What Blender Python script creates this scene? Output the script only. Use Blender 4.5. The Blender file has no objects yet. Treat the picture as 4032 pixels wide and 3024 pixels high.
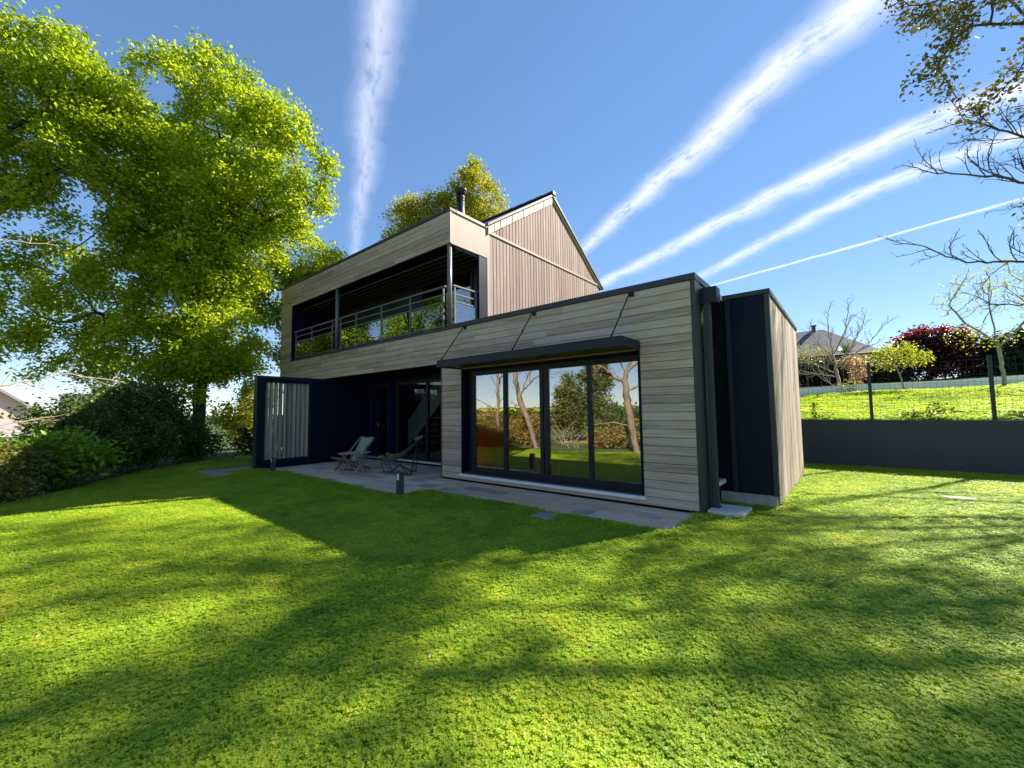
import bpy, math, random
import numpy as np
from mathutils import Vector, Matrix, noise

random.seed(7)
RNG = np.random.default_rng(11)
S = bpy.context.scene
COL = S.collection
R = math.radians

# ------------------------------------------------------------------ camera
CAM = Vector((1.688, -6.261, 1.491))
cam_d = bpy.data.cameras.new('camera')
cam = bpy.data.objects.new('camera', cam_d)
COL.objects.link(cam)
cam_d.sensor_fit = 'HORIZONTAL'
cam_d.sensor_width = 36.0
cam_d.lens = 36.0 * 1614.574 / 4032
cam_d.clip_start = 0.05
cam_d.clip_end = 40000
_f = Vector((-0.6362005, 0.7685346, 0.0678487))
_r = Vector((0.7697247, 0.6382600, -0.0121695))
_u = Vector((0.0526578, -0.0444826, 0.9976214))
m = Matrix((_r, _u, -_f)).transposed().to_4x4()
m.translation = CAM
cam.matrix_world = m
S.camera = cam

# ------------------------------------------------------------------ sky and sun
SUN_EL = R(38.5)
SUN_H = Vector((0.418, 0.908)).normalized()
W = bpy.data.worlds.new('World')
S.world = W
W.use_nodes = True
wn = W.node_tree
wn.nodes.clear()
w_out = wn.nodes.new('ShaderNodeOutputWorld')
w_bg = wn.nodes.new('ShaderNodeBackground')
w_sky = wn.nodes.new('ShaderNodeTexSky')
w_sky.sky_type = 'NISHITA'
w_sky.sun_disc = False
w_sky.sun_elevation = SUN_EL
w_sky.sun_rotation = math.atan2(SUN_H.x, SUN_H.y)
w_sky.altitude = 50
w_sky.air_density = 0.7
w_sky.dust_density = 0.0
w_sky.ozone_density = 1.6
w_bg.inputs['Strength'].default_value = 0.086
w_hs = wn.nodes.new('ShaderNodeHueSaturation')
w_hs.inputs['Saturation'].default_value = 1.5
w_hs.inputs['Hue'].default_value = 0.506
w_gm = wn.nodes.new('ShaderNodeGamma')
w_gm.inputs['Gamma'].default_value = 0.58
wn.links.new(w_sky.outputs[0], w_gm.inputs['Color'])
wn.links.new(w_gm.outputs[0], w_hs.inputs['Color'])
wn.links.new(w_hs.outputs[0], w_bg.inputs['Color'])
wn.links.new(w_bg.outputs[0], w_out.inputs['Surface'])

sun_d = bpy.data.lights.new('sun', 'SUN')
sun_d.energy = 2.9
sun_d.angle = R(0.53)
sun_d.color = (1.0, 0.93, 0.80)
sun = bpy.data.objects.new('sun', sun_d)
COL.objects.link(sun)
_sd = Vector((SUN_H.x * math.cos(SUN_EL), SUN_H.y * math.cos(SUN_EL), math.sin(SUN_EL)))
sun.rotation_euler = (-_sd).to_track_quat('-Z', 'Y').to_euler()
sun.location = (20, 40, 30)

S.view_settings.view_transform = 'Standard'
S.view_settings.look = 'None'
S.view_settings.exposure = 2.25
S.view_settings.gamma = 1.0
S.view_settings.use_curve_mapping = False
S.render.engine = 'CYCLES'
S.cycles.max_bounces = 8
S.cycles.transparent_max_bounces = 12
S.cycles.use_denoising = True
S.cycles.adaptive_threshold = 0.006
S.cycles.caustics_reflective = False
S.cycles.sample_clamp_indirect = 4.0

# ------------------------------------------------------------------ helpers
def link(o, parent=None):
    COL.objects.link(o)
    if parent is not None:
        o.parent = parent
    return o

def tag(o, label=None, cat=None, group=None, kind=None):
    if label: o['label'] = label
    if cat: o['category'] = cat
    if group: o['group'] = group
    if kind: o['kind'] = kind
    return o

def empty(name, loc, label=None, cat=None, group=None, rz=0.0):
    o = bpy.data.objects.new(name, None)
    o.empty_display_size = 0.2
    o.location = loc
    o.rotation_euler = (0, 0, rz)
    COL.objects.link(o)
    return tag(o, label, cat, group)

class MB:
    def __init__(s):
        s.v = []; s.f = []; s.smooth = []
    def add(s, vs, fs, smooth=False):
        b = len(s.v)
        s.v += [tuple(p) for p in vs]
        s.f += [tuple(b + i for i in f) for f in fs]
        s.smooth += [smooth] * len(fs)
        return s
    def box(s, x0, x1, y0, y1, z0, z1, c=0.0):
        if c <= 0:
            vs = [(x, y, z) for z in (z0, z1) for y in (y0, y1) for x in (x0, x1)]
            return s.add(vs, [(0, 2, 3, 1), (4, 5, 7, 6), (0, 1, 5, 4), (2, 6, 7, 3), (0, 4, 6, 2), (1, 3, 7, 5)])
        # chamfered box: three inset shells
        vs = []
        idx = {}
        for ax in range(3):
            for a in (0, 1):
                for bb in (0, 1):
                    for cc in (0, 1):
                        key = (ax, a, bb, cc)
                        k = [a, bb, cc]
                        p = []
                        for d, (lo, hi) in enumerate(((x0, x1), (y0, y1), (z0, z1))):
                            e = 0 if d == ax else c
                            p.append(lo + e if k[d] == 0 else hi - e)
                        idx[key] = len(vs); vs.append(tuple(p))
        fs = []
        for ax in range(3):
            for side in (0, 1):
                o1, o2 = [d for d in range(3) if d != ax]
                q = []
                for (b1, b2) in ((0, 0), (1, 0), (1, 1), (0, 1)):
                    k = [0, 0, 0]; k[ax] = side; k[o1] = b1; k[o2] = b2
                    q.append(idx[(ax, *k)])
                fs.append(tuple(q))
        for ax in range(3):          # edges along ax
            o1, o2 = [d for d in range(3) if d != ax]
            for b1 in (0, 1):
                for b2 in (0, 1):
                    ks = []
                    for e in (0, 1):
                        k = [0, 0, 0]; k[ax] = e; k[o1] = b1; k[o2] = b2
                        ks.append(k)
                    fs.append((idx[(o1, *ks[0])], idx[(o2, *ks[0])], idx[(o2, *ks[1])], idx[(o1, *ks[1])]))
        for a in (0, 1):
            for bb in (0, 1):
                for cc in (0, 1):
                    fs.append((idx[(0, a, bb, cc)], idx[(1, a, bb, cc)], idx[(2, a, bb, cc)]))
        return s.add(vs, fs)
    def prism(s, poly, axis, a, b):
        """poly: 2-D outline in the two other axes (in xyz order), extruded along axis"""
        n = len(poly)
        def mk(p, t):
            q = [p[0], p[1]]
            q.insert('xyz'.index(axis), t)
            return tuple(q)
        vs = [mk(p, a) for p in poly] + [mk(p, b) for p in poly]
        fs = [tuple(range(n)), tuple(range(2 * n - 1, n - 1, -1))]
        fs += [(i, (i + 1) % n, n + (i + 1) % n, n + i) for i in range(n)]
        return s.add(vs, fs)
    def tube(s, pts, rad, n=8, caps=True):
        pts = [Vector(p) for p in pts]
        rs = rad if isinstance(rad, (list, tuple)) else [rad] * len(pts)
        vs = []; fs = []
        for i, p in enumerate(pts):
            t = (pts[min(i + 1, len(pts) - 1)] - pts[max(i - 1, 0)]).normalized()
            ref = Vector((0, 0, 1)) if abs(t.z) < 0.9 else Vector((1, 0, 0))
            a = t.cross(ref).normalized(); b = t.cross(a)
            for k in range(n):
                an = 2 * math.pi * k / n
                vs.append(tuple(p + (a * math.cos(an) + b * math.sin(an)) * rs[i]))
        for i in range(len(pts) - 1):
            for k in range(n):
                fs.append((i * n + k, i * n + (k + 1) % n, (i + 1) * n + (k + 1) % n, (i + 1) * n + k))
        s.add(vs, fs, True)
        if caps:
            b0 = len(s.v) - len(vs)
            s.f.append(tuple(b0 + k for k in range(n))); s.smooth.append(False)
            s.f.append(tuple(b0 + len(vs) - n + k for k in reversed(range(n)))); s.smooth.append(False)
        return s
    def bar(s, p0, p1, w, h, up=(0, 0, 1)):
        p0 = Vector(p0); p1 = Vector(p1)
        t = (p1 - p0).normalized(); up = Vector(up)
        if abs(t.dot(up)) > 0.98: up = Vector((1, 0, 0))
        a = t.cross(up).normalized() * (w / 2); b = a.normalized().cross(t).normalized() * (h / 2)
        vs = [p + sa * a + sb * b for p in (p0, p1) for sb in (-1, 1) for sa in (-1, 1)]
        return s.add(vs, [(0, 2, 3, 1), (4, 5, 7, 6), (0, 1, 5, 4), (2, 6, 7, 3), (0, 4, 6, 2), (1, 3, 7, 5)])
    def build(s, name, mat, parent=None, fix=True):
        me = bpy.data.meshes.new(name)
        me.from_pydata(s.v, [], s.f)
        me.polygons.foreach_set('use_smooth', s.smooth)
        if fix:
            import bmesh
            bm = bmesh.new(); bm.from_mesh(me)
            bmesh.ops.recalc_face_normals(bm, faces=bm.faces)
            bm.to_mesh(me); bm.free()
        if mat: me.materials.append(mat)
        me.update()
        return link(bpy.data.objects.new(name, me), parent)

def struct(o):
    o['kind'] = 'structure'
    return o

# ------------------------------------------------------------------ materials
def newmat(name):
    mt = bpy.data.materials.new(name)
    mt.use_nodes = True
    nt = mt.node_tree
    nt.nodes.clear()
    out = nt.nodes.new('ShaderNodeOutputMaterial')
    return mt, nt, out

def nd(nt, t, **kw):
    n = nt.nodes.new(t)
    for k, v in kw.items():
        if k in n.inputs: n.inputs[k].default_value = v
        else: setattr(n, k, v)
    return n

def ramp(nt, src, stops, interp='LINEAR'):
    r = nt.nodes.new('ShaderNodeValToRGB')
    r.color_ramp.interpolation = interp
    e = r.color_ramp.elements
    while len(e) < len(stops): e.new(0.5)
    for el, (p, c) in zip(e, stops):
        el.position = p
        el.color = (*c, 1) if len(c) == 3 else c
    nt.links.new(src, r.inputs[0])
    return r.outputs[0]

def math_n(nt, op, a, b=None, clamp=False):
    n = nt.nodes.new('ShaderNodeMath'); n.operation = op; n.use_clamp = clamp
    for i, x in enumerate((a, b)):
        if x is None: continue
        if isinstance(x, (int, float)): n.inputs[i].default_value = x
        else: nt.links.new(x, n.inputs[i])
    return n.outputs[0]

def mixc(nt, fac, a, b, mode='MIX'):
    n = nt.nodes.new('ShaderNodeMix'); n.data_type = 'RGBA'; n.blend_type = mode
    def put(sock, x):
        if isinstance(x, (int, float)): sock.default_value = x
        elif isinstance(x, (tuple, list)): sock.default_value = (*x, 1) if len(x) == 3 else x
        else: nt.links.new(x, sock)
    put(n.inputs[0], fac); put(n.inputs[6], a); put(n.inputs[7], b)
    return n.outputs[2]

def noise_n(nt, vec, scale, detail=4, rough=0.55):
    n = nd(nt, 'ShaderNodeTexNoise', Scale=scale, Detail=detail, Roughness=rough)
    if vec is not None: nt.links.new(vec, n.inputs['Vector'])
    return n.outputs['Fac']

def mapped(nt, src, scale=(1, 1, 1), loc=None):
    mp = nt.nodes.new('ShaderNodeMapping')
    mp.inputs['Scale'].default_value = scale
    nt.links.new(src, mp.inputs['Vector'])
    if loc is not None: nt.links.new(loc, mp.inputs['Location'])
    return mp.outputs[0]

def principled(nt, out, color, rough=0.6, spec=0.4, metal=0.0, bump=None, bump_d=0.01, bump_s=0.4):
    p = nd(nt, 'ShaderNodeBsdfPrincipled', Roughness=0.5)
    p.inputs['Specular IOR Level'].default_value = spec
    p.inputs['Metallic'].default_value = metal
    if isinstance(color, (tuple, list)): p.inputs['Base Color'].default_value = (*color, 1)
    else: nt.links.new(color, p.inputs['Base Color'])
    if isinstance(rough, (int, float)): p.inputs['Roughness'].default_value = rough
    else: nt.links.new(rough, p.inputs['Roughness'])
    if bump is not None:
        b = nd(nt, 'ShaderNodeBump', Strength=bump_s, Distance=bump_d)
        nt.links.new(bump, b.inputs['Height']); nt.links.new(b.outputs[0], p.inputs['Normal'])
    nt.links.new(p.outputs[0], out.inputs['Surface'])
    return p

def mat_simple(name, color, rough=0.5, spec=0.4, metal=0.0, var=0.15, scale=6.0, bump=0.0):
    mt, nt, out = newmat(name)
    tc = nt.nodes.new('ShaderNodeTexCoord')
    n1 = noise_n(nt, tc.outputs['Object'], scale, 5)
    n2 = noise_n(nt, tc.outputs['Object'], scale * 9, 3)
    f = math_n(nt, 'ADD', math_n(nt, 'MULTIPLY', n1, 0.7), math_n(nt, 'MULTIPLY', n2, 0.3))
    lo = tuple(c * (1 - var) for c in color); hi = tuple(min(1, c * (1 + var)) for c in color)
    c = ramp(nt, f, [(0.3, lo), (0.7, hi)])
    rr = math_n(nt, 'ADD', rough - 0.06, math_n(nt, 'MULTIPLY', n1, 0.12), True)
    principled(nt, out, c, rr, spec, metal, n2 if bump else None, 0.004, bump or 0.1)
    return mt

def mat_wood(name, axis, lo, mid, hi, green_bounce=0.0, spec=0.25):
    """weathered board: grain along axis, tone per board"""
    mt, nt, out = newmat(name)
    tc = nt.nodes.new('ShaderNodeTexCoord')
    oi = nt.nodes.new('ShaderNodeObjectInfo')
    off = nt.nodes.new('ShaderNodeCombineXYZ')
    k = math_n(nt, 'MULTIPLY', oi.outputs['Random'], 57.0)
    for i in range(3): nt.links.new(k, off.inputs[i])
    sc = [38, 38, 38]; sc['xyz'.index(axis)] = 1.3
    fine = noise_n(nt, mapped(nt, tc.outputs['Object'], sc, off.outputs[0]), 1.0, 6, 0.65)
    sc2 = [7, 7, 7]; sc2['xyz'.index(axis)] = 0.7
    broad = noise_n(nt, mapped(nt, tc.outputs['Object'], sc2, off.outputs[0]), 1.0, 4, 0.5)
    blot = noise_n(nt, mapped(nt, tc.outputs['Object'], (3, 3, 3), off.outputs[0]), 1.0, 3, 0.6)
    f = math_n(nt, 'ADD', math_n(nt, 'MULTIPLY', math_n(nt, 'SUBTRACT', math_n(nt, 'MULTIPLY', fine, 1.9), 0.45), 0.42), math_n(nt, 'MULTIPLY', broad, 0.36))
    f = math_n(nt, 'ADD', f, math_n(nt, 'MULTIPLY', oi.outputs['Random'], 0.22))
    c = ramp(nt, f, [(0.26, lo), (0.48, mid), (0.74, hi)])
    warm = ramp(nt, blot, [(0.45, (1, 1, 1)), (0.75, (1.0, 0.86, 0.74))])
    c = mixc(nt, 1.0, c, warm, 'MULTIPLY')
    if green_bounce:  # painted bounce light from lawn and trees: greener and darker towards the left
        geo = nt.nodes.new('ShaderNodeNewGeometry')
        sx = nt.nodes.new('ShaderNodeSeparateXYZ'); nt.links.new(geo.outputs['Position'], sx.inputs[0])
        bounce_f = ramp(nt, math_n(nt, 'MULTIPLY', math_n(nt, 'ADD', sx.outputs['X'], 4.5), -0.1), [(0.0, (0, 0, 0)), (0.9, (1, 1, 1))])
        bounce_f = math_n(nt, 'MULTIPLY', bounce_f, green_bounce)
        c = mixc(nt, bounce_f, c, mixc(nt, 1.0, c, (0.66, 0.66, 0.40), 'MULTIPLY'))
    principled(nt, out, c, 0.72, spec, 0, fine, 0.003, 0.5)
    return mt

def mat_leaf(name, c0, c1, c2, transl=0.42, rough=0.45, spec=0.35):
    mt, nt, out = newmat(name)
    at = nt.nodes.new('ShaderNodeAttribute'); at.attribute_name = 'tint'
    c = ramp(nt, at.outputs['Fac'], [(0.0, c0), (0.5, c1), (1.0, c2)])
    p = nd(nt, 'ShaderNodeBsdfPrincipled', Roughness=rough)
    p.inputs['Specular IOR Level'].default_value = spec
    nt.links.new(c, p.inputs['Base Color'])
    t = nt.nodes.new('ShaderNodeBsdfTranslucent')
    tcol = mixc(nt, 1.0, c, (1.25, 1.25, 0.55), 'MULTIPLY')
    nt.links.new(tcol, t.inputs['Color'])
    mx = nt.nodes.new('ShaderNodeMixShader'); mx.inputs[0].default_value = transl
    nt.links.new(p.outputs[0], mx.inputs[1]); nt.links.new(t.outputs[0], mx.inputs[2])
    nt.links.new(mx.outputs[0], out.inputs['Surface'])
    return mt

def mat_bark(name, c0, c1):
    mt, nt, out = newmat(name)
    tc = nt.nodes.new('ShaderNodeTexCoord')
    v = mapped(nt, tc.outputs['Object'], (9, 9, 2.2))
    n1 = noise_n(nt, v, 1.0, 7, 0.7)
    n2 = noise_n(nt, tc.outputs['Object'], 1.2, 3)
    f = math_n(nt, 'ADD', math_n(nt, 'MULTIPLY', n1, 0.65), math_n(nt, 'MULTIPLY', n2, 0.35))
    c = ramp(nt, f, [(0.32, c0), (0.68, c1)])
    principled(nt, out, c, 0.85, 0.2, 0, n1, 0.03, 0.8)
    return mt

def mat_glass(name, refl=0.3, tint=(0.6, 0.62, 0.6), wave=0.02, gl=(0.95, 0.93, 0.88)):
    mt, nt, out = newmat(name)
    tr = nd(nt, 'ShaderNodeBsdfTransparent'); tr.inputs['Color'].default_value = (*tint, 1)
    g = nd(nt, 'ShaderNodeBsdfGlossy', Roughness=0.0); g.inputs['Color'].default_value = (*gl, 1)
    lw = nd(nt, 'ShaderNodeLayerWeight', Blend=0.5)
    fr = math_n(nt, 'ADD', 0.04, math_n(nt, 'MULTIPLY', math_n(nt, 'POWER', lw.outputs['Facing'], 5.0), 0.96))
    fac = math_n(nt, 'ADD', refl, math_n(nt, 'MULTIPLY', fr, 1 - refl), True)
    tc = nt.nodes.new('ShaderNodeTexCoord')
    n = noise_n(nt, tc.outputs['Object'], 1.6, 1)
    b = nd(nt, 'ShaderNodeBump', Strength=wave, Distance=0.05)
    nt.links.new(n, b.inputs['Height']); nt.links.new(b.outputs[0], g.inputs['Normal'])
    mx = nt.nodes.new('ShaderNodeMixShader')
    nt.links.new(fac, mx.inputs[0]); nt.links.new(tr.outputs[0], mx.inputs[1]); nt.links.new(g.outputs[0], mx.inputs[2])
    nt.links.new(mx.outputs[0], out.inputs['Surface'])
    return mt

def mat_ground(name, stops, scale=0.35, fine=60.0, bump=0.6):
    mt, nt, out = newmat(name)
    geo = nt.nodes.new('ShaderNodeNewGeometry')
    a = noise_n(nt, geo.outputs['Position'], scale, 4)
    b = noise_n(nt, geo.outputs['Position'], fine, 4, 0.7)
    f = math_n(nt, 'ADD', math_n(nt, 'MULTIPLY', a, 0.5), math_n(nt, 'MULTIPLY', b, 0.5))
    principled(nt, out, ramp(nt, f, stops), 0.9, 0.15, 0, b, 0.03, bump)
    return mt

def mat_slate_tile():
    mt, nt, out = newmat('slate_paving')
    tc = nt.nodes.new('ShaderNodeTexCoord')
    oi = nt.nodes.new('ShaderNodeObjectInfo')
    off = nt.nodes.new('ShaderNodeCombineXYZ')
    k = math_n(nt, 'MULTIPLY', oi.outputs['Random'], 83.0)
    for i in range(3): nt.links.new(k, off.inputs[i])
    n1 = noise_n(nt, mapped(nt, tc.outputs['Object'], (2.2, 3.6, 3), off.outputs[0]), 1.0, 7, 0.62)
    n2 = noise_n(nt, mapped(nt, tc.outputs['Object'], (16, 22, 12), off.outputs[0]), 1.0, 4, 0.6)
    tone = math_n(nt, 'ADD', math_n(nt, 'MULTIPLY', oi.outputs['Random'], 0.66), math_n(nt, 'MULTIPLY', n1, 0.50))
    c = ramp(nt, tone, [(0.20, (0.20, 0.18, 0.165)), (0.34, (0.40, 0.35, 0.31)), (0.47, (0.72, 0.57, 0.44)),
                        (0.60, (0.84, 0.57, 0.38)), (0.74, (0.78, 0.46, 0.26)), (0.90, (0.84, 0.69, 0.53))])
    c = mixc(nt, 0.22, c, ramp(nt, n2, [(0.35, (0.22, 0.21, 0.20)), (0.7, (0.60, 0.54, 0.48))]))
    principled(nt, out, c, math_n(nt, 'ADD', 0.5, math_n(nt, 'MULTIPLY', n2, 0.3)), 0.3, 0, n1, 0.01, 0.5)
    return mt

def mat_roof_slate():
    mt, nt, out = newmat('roof_slate')
    tc = nt.nodes.new('ShaderNodeTexCoord')
    v = nd(nt, 'ShaderNodeTexBrick', Scale=1.0)
    v.inputs['Color1'].default_value = (0.05, 0.052, 0.06, 1); v.inputs['Color2'].default_value = (0.12, 0.105, 0.095, 1)
    v.inputs['Mortar'].default_value = (0.012, 0.012, 0.014, 1)
    v.inputs['Mortar Size'].default_value = 0.012
    v.inputs['Brick Width'].default_value = 0.22; v.inputs['Row Height'].default_value = 0.13
    nt.links.new(tc.outputs['Object'], v.inputs['Vector'])
    n = noise_n(nt, tc.outputs['Object'], 25, 4)
    c = mixc(nt, 0.35, v.outputs['Color'], ramp(nt, n, [(0.3, (0.03, 0.03, 0.035)), (0.7, (0.16, 0.14, 0.12))]))
    principled(nt, out, c, 0.55, 0.4, 0, v.outputs['Fac'], 0.02, -0.6)
    return mt

def mat_render_wall(name, color, streak=(0.6, 0.6, 0.6), amt=0.4):
    mt, nt, out = newmat(name)
    geo = nt.nodes.new('ShaderNodeNewGeometry')
    a = noise_n(nt, mapped(nt, geo.outputs['Position'], (1.2, 1.2, 0.35)), 1.0, 5, 0.65)
    b = noise_n(nt, geo.outputs['Position'], 24, 5, 0.7)
    c = mixc(nt, math_n(nt, 'MULTIPLY', a, amt), color, tuple(x * y for x, y in zip(color, streak)))
    c = mixc(nt, math_n(nt, 'MULTIPLY', b, 0.25), c, tuple(min(1, x * 1.5) for x in color))
    principled(nt, out, c, 0.8, 0.25, 0, b, 0.008, 0.5)
    return mt

M = {}
M['plank'] = mat_wood('weathered_timber_shade_lifted', 'x', (0.29, 0.200, 0.145), (0.52, 0.390, 0.300), (0.68, 0.545, 0.44), green_bounce=0.66)  # facade timber, lightened and warmed in colour to offset its shade
M['board'] = mat_wood('weathered_timber_sun_lowered', 'z', (0.18, 0.118, 0.102), (0.30, 0.208, 0.182), (0.41, 0.315, 0.285))  # gable timber, darkened in colour to offset the sun on it
M['board_box'] = mat_wood('weathered_timber_annex', 'z', (0.24, 0.175, 0.14), (0.43, 0.34, 0.28), (0.60, 0.51, 0.44))
M['slat'] = mat_wood('screen_slat_timber', 'z', (0.22, 0.18, 0.15), (0.42, 0.35, 0.29), (0.60, 0.52, 0.44))
M['teak'] = mat_wood('oiled_teak', 'x', (0.16, 0.085, 0.05), (0.27, 0.15, 0.09), (0.36, 0.23, 0.15))
M['greywood'] = mat_wood('grey_teak', 'x', (0.16, 0.135, 0.115), (0.29, 0.245, 0.215), (0.40, 0.35, 0.31))
M['navy'] = mat_simple('navy_panel', (0.003, 0.0065, 0.022), 0.45, 0.16, 0, 0.2, 2.0)
M['trim'] = mat_simple('dark_metal_trim', (0.050, 0.046, 0.042), 0.45, 0.35, 0.0, 0.15, 4)
M['anthracite'] = mat_simple('anthracite_metal', (0.018, 0.020, 0.024), 0.45, 0.3, 0.0, 0.12, 4)
M['rail'] = mat_simple('grey_aluminium', (0.16, 0.15, 0.145), 0.4, 0.5, 0.2, 0.1, 6)
M['black'] = mat_simple('black_metal', (0.010, 0.010, 0.012), 0.4, 0.5, 0, 0.2, 4)
M['beige'] = mat_simple('beige_panel', (0.34, 0.27, 0.21), 0.55, 0.3, 0, 0.05, 2)
M['beige_trim'] = mat_simple('beige_trim', (0.36, 0.28, 0.23), 0.5, 0.3, 0, 0.06, 3)
M['verge'] = mat_simple('pale_verge_slate', (0.42, 0.375, 0.30), 0.6, 0.3, 0, 0.15, 5)
M['darkwall'] = mat_simple('dark_membrane', (0.012, 0.012, 0.014), 0.8, 0.1, 0, 0.2, 3)
M['white'] = mat_simple('white_aluminium', (0.80, 0.80, 0.78), 0.45, 0.4, 0, 0.04, 5)
M['grey_sill'] = mat_simple('grey_sill', (0.30, 0.31, 0.30), 0.45, 0.4, 0, 0.1, 5)
M['concrete'] = mat_simple('concrete', (0.36, 0.34, 0.30), 0.85, 0.2, 0, 0.25, 7, 0.5)
M['stone'] = mat_simple('pale_stone', (0.62, 0.57, 0.49), 0.8, 0.25, 0, 0.2, 9, 0.4)
M['path'] = mat_simple('grey_path_stone', (0.30, 0.28, 0.26), 0.8, 0.25, 0, 0.25, 5, 0.4)
M['tile'] = mat_slate_tile()
M['grout'] = mat_simple('grout', (0.55, 0.50, 0.43), 0.9, 0.1, 0, 0.2, 12)
M['roof'] = mat_roof_slate()
M['glass'] = mat_glass('window_glass', 0.27, (0.92, 0.88, 0.82), 0.03, (0.92, 0.92, 0.92))
M['glass_dark'] = mat_glass('dark_door_glass', 0.02, (0.7, 0.72, 0.7), 0.01)
M['glass_rail'] = mat_glass('balustrade_glass', 0.27, (0.55, 0.57, 0.58), 0.02)
M['orange'] = mat_simple('orange_plaster', (0.70, 0.22, 0.045), 0.8, 0.2, 0, 0.05, 2)
M['plaster'] = mat_simple('white_plaster', (0.62, 0.58, 0.52), 0.9, 0.1, 0, 0.05, 2)
M['stairpanel'] = mat_simple('pale_stair_panel', (0.55, 0.60, 0.56), 0.7, 0.2, 0, 0.05, 2)
M['parquet'] = mat_simple('oak_parquet', (0.52, 0.25, 0.08), 0.45, 0.4, 0, 0.25, 4)
M['orangewood'] = mat_simple('varnished_beech', (0.60, 0.26, 0.08), 0.4, 0.4, 0, 0.15, 6)
M['wall'] = mat_render_wall('dark_grey_render', (0.066, 0.068, 0.080), (0.45, 0.47, 0.5), 0.8)
M['whitewall'] = mat_render_wall('white_render', (0.82, 0.82, 0.83), (0.85, 0.85, 0.85), 0.4)
M['housewall'] = mat_render_wall('beige_render', (0.56, 0.46, 0.36), (0.9, 0.88, 0.85), 0.4)
M['farroof'] = mat_simple('far_slate', (0.10, 0.10, 0.115), 0.6, 0.4, 0, 0.2, 3)
M['mauveroof'] = mat_simple('far_mauve_roof', (0.32, 0.27, 0.27), 0.7, 0.3, 0, 0.15, 2)
M['canvas'] = mat_simple('green_canvas', (0.27, 0.325, 0.245), 0.85, 0.15, 0, 0.12, 14)
M['olive'] = mat_simple('olive_canvas', (0.15, 0.155, 0.10), 0.85, 0.15, 0, 0.15, 10)
M['bollard'] = mat_simple('bollard_grey', (0.050, 0.056, 0.064), 0.5, 0.4, 0, 0.12, 12)
M['lens'] = mat_simple('opal_lens', (0.82, 0.83, 0.84), 0.35, 0.4, 0, 0.02, 5)
M['soil'] = mat_ground('soil', [(0.3, (0.035, 0.026, 0.018)), (0.7, (0.085, 0.065, 0.045))], 1.0, 30)
M['lawn'] = mat_ground('lawn_soil', [(0.25, (0.07, 0.13, 0.010)), (0.5, (0.19, 0.28, 0.016)), (0.75, (0.31, 0.40, 0.025))], 0.5, 55)
M['meadow'] = mat_ground('neighbour_grass', [(0.25, (0.20, 0.32, 0.012)), (0.5, (0.36, 0.50, 0.014)), (0.75, (0.50, 0.62, 0.02))], 0.4, 22)
M['field'] = mat_ground('country_ground', [(0.25, (0.04, 0.07, 0.02)), (0.5, (0.07, 0.10, 0.03)), (0.75, (0.10, 0.12, 0.05))], 0.05, 6)
M['rape'] = mat_ground('rapeseed_flowers', [(0.3, (0.55, 0.42, 0.01)), (0.7, (0.75, 0.60, 0.02))], 0.08, 4)
M['bark'] = mat_bark('oak_bark', (0.030, 0.022, 0.016), (0.12, 0.095, 0.07))
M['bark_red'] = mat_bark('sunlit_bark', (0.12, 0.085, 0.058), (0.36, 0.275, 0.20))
M['twig'] = mat_bark('bare_twigs', (0.06, 0.045, 0.038), (0.16, 0.125, 0.105))
M['paletwig'] = mat_bark('pale_twigs', (0.20, 0.155, 0.11), (0.46, 0.38, 0.29))
M['greytrunk'] = mat_bark('grey_trunk', (0.16, 0.14, 0.115), (0.40, 0.36, 0.31))
M['oakleaf'] = mat_leaf('young_oak_leaf', (0.12, 0.225, 0.010), (0.36, 0.45, 0.02), (0.66, 0.67, 0.045), 0.5)
M['oakleaf_dark'] = mat_leaf('oak_leaf_deep', (0.08, 0.17, 0.01), (0.17, 0.28, 0.014), (0.32, 0.40, 0.02), 0.5)
M['bronzeleaf'] = mat_leaf('bronze_leaf', (0.06, 0.058, 0.012), (0.13, 0.115, 0.018), (0.20, 0.13, 0.03), 0.35)
M['goldleaf'] = mat_leaf('golden_green_leaf', (0.16, 0.18, 0.012), (0.33, 0.32, 0.018), (0.52, 0.45, 0.03), 0.5)
M['hedgeleaf'] = mat_leaf('hedge_leaf', (0.04, 0.075, 0.014), (0.09, 0.145, 0.022), (0.19, 0.23, 0.04), 0.32)
M['laurelleaf'] = mat_leaf('laurel_leaf', (0.09, 0.20, 0.012), (0.18, 0.33, 0.018), (0.34, 0.45, 0.03), 0.4, 0.35, 0.4)
M['limeleaf'] = mat_leaf('lime_leaf', (0.20, 0.24, 0.02), (0.34, 0.36, 0.03), (0.48, 0.46, 0.05), 0.5)
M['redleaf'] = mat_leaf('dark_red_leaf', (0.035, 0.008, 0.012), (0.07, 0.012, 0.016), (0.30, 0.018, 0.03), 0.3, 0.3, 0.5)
M['darkleaf'] = mat_leaf('dark_evergreen_leaf', (0.008, 0.020, 0.006), (0.016, 0.034, 0.010), (0.035, 0.06, 0.015), 0.2)
M['greyleaf'] = mat_leaf('evergreen_leaf', (0.08, 0.11, 0.03), (0.16, 0.19, 0.05), (0.28, 0.30, 0.09), 0.35)
M['conifer'] = mat_leaf('brown_green_conifer', (0.08, 0.085, 0.016), (0.17, 0.16, 0.03), (0.30, 0.26, 0.045), 0.3)
M['gorse'] = mat_leaf('golden_shrub_leaf', (0.16, 0.125, 0.03), (0.32, 0.245, 0.06), (0.50, 0.40, 0.12), 0.35)
M['pinkleaf'] = mat_leaf('pink_blossom', (0.45, 0.25, 0.20), (0.58, 0.38, 0.30), (0.65, 0.50, 0.38), 0.3)
M['yucca'] = mat_leaf('yucca_leaf', (0.06, 0.10, 0.02), (0.13, 0.17, 0.03), (0.22, 0.24, 0.05), 0.3)
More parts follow.
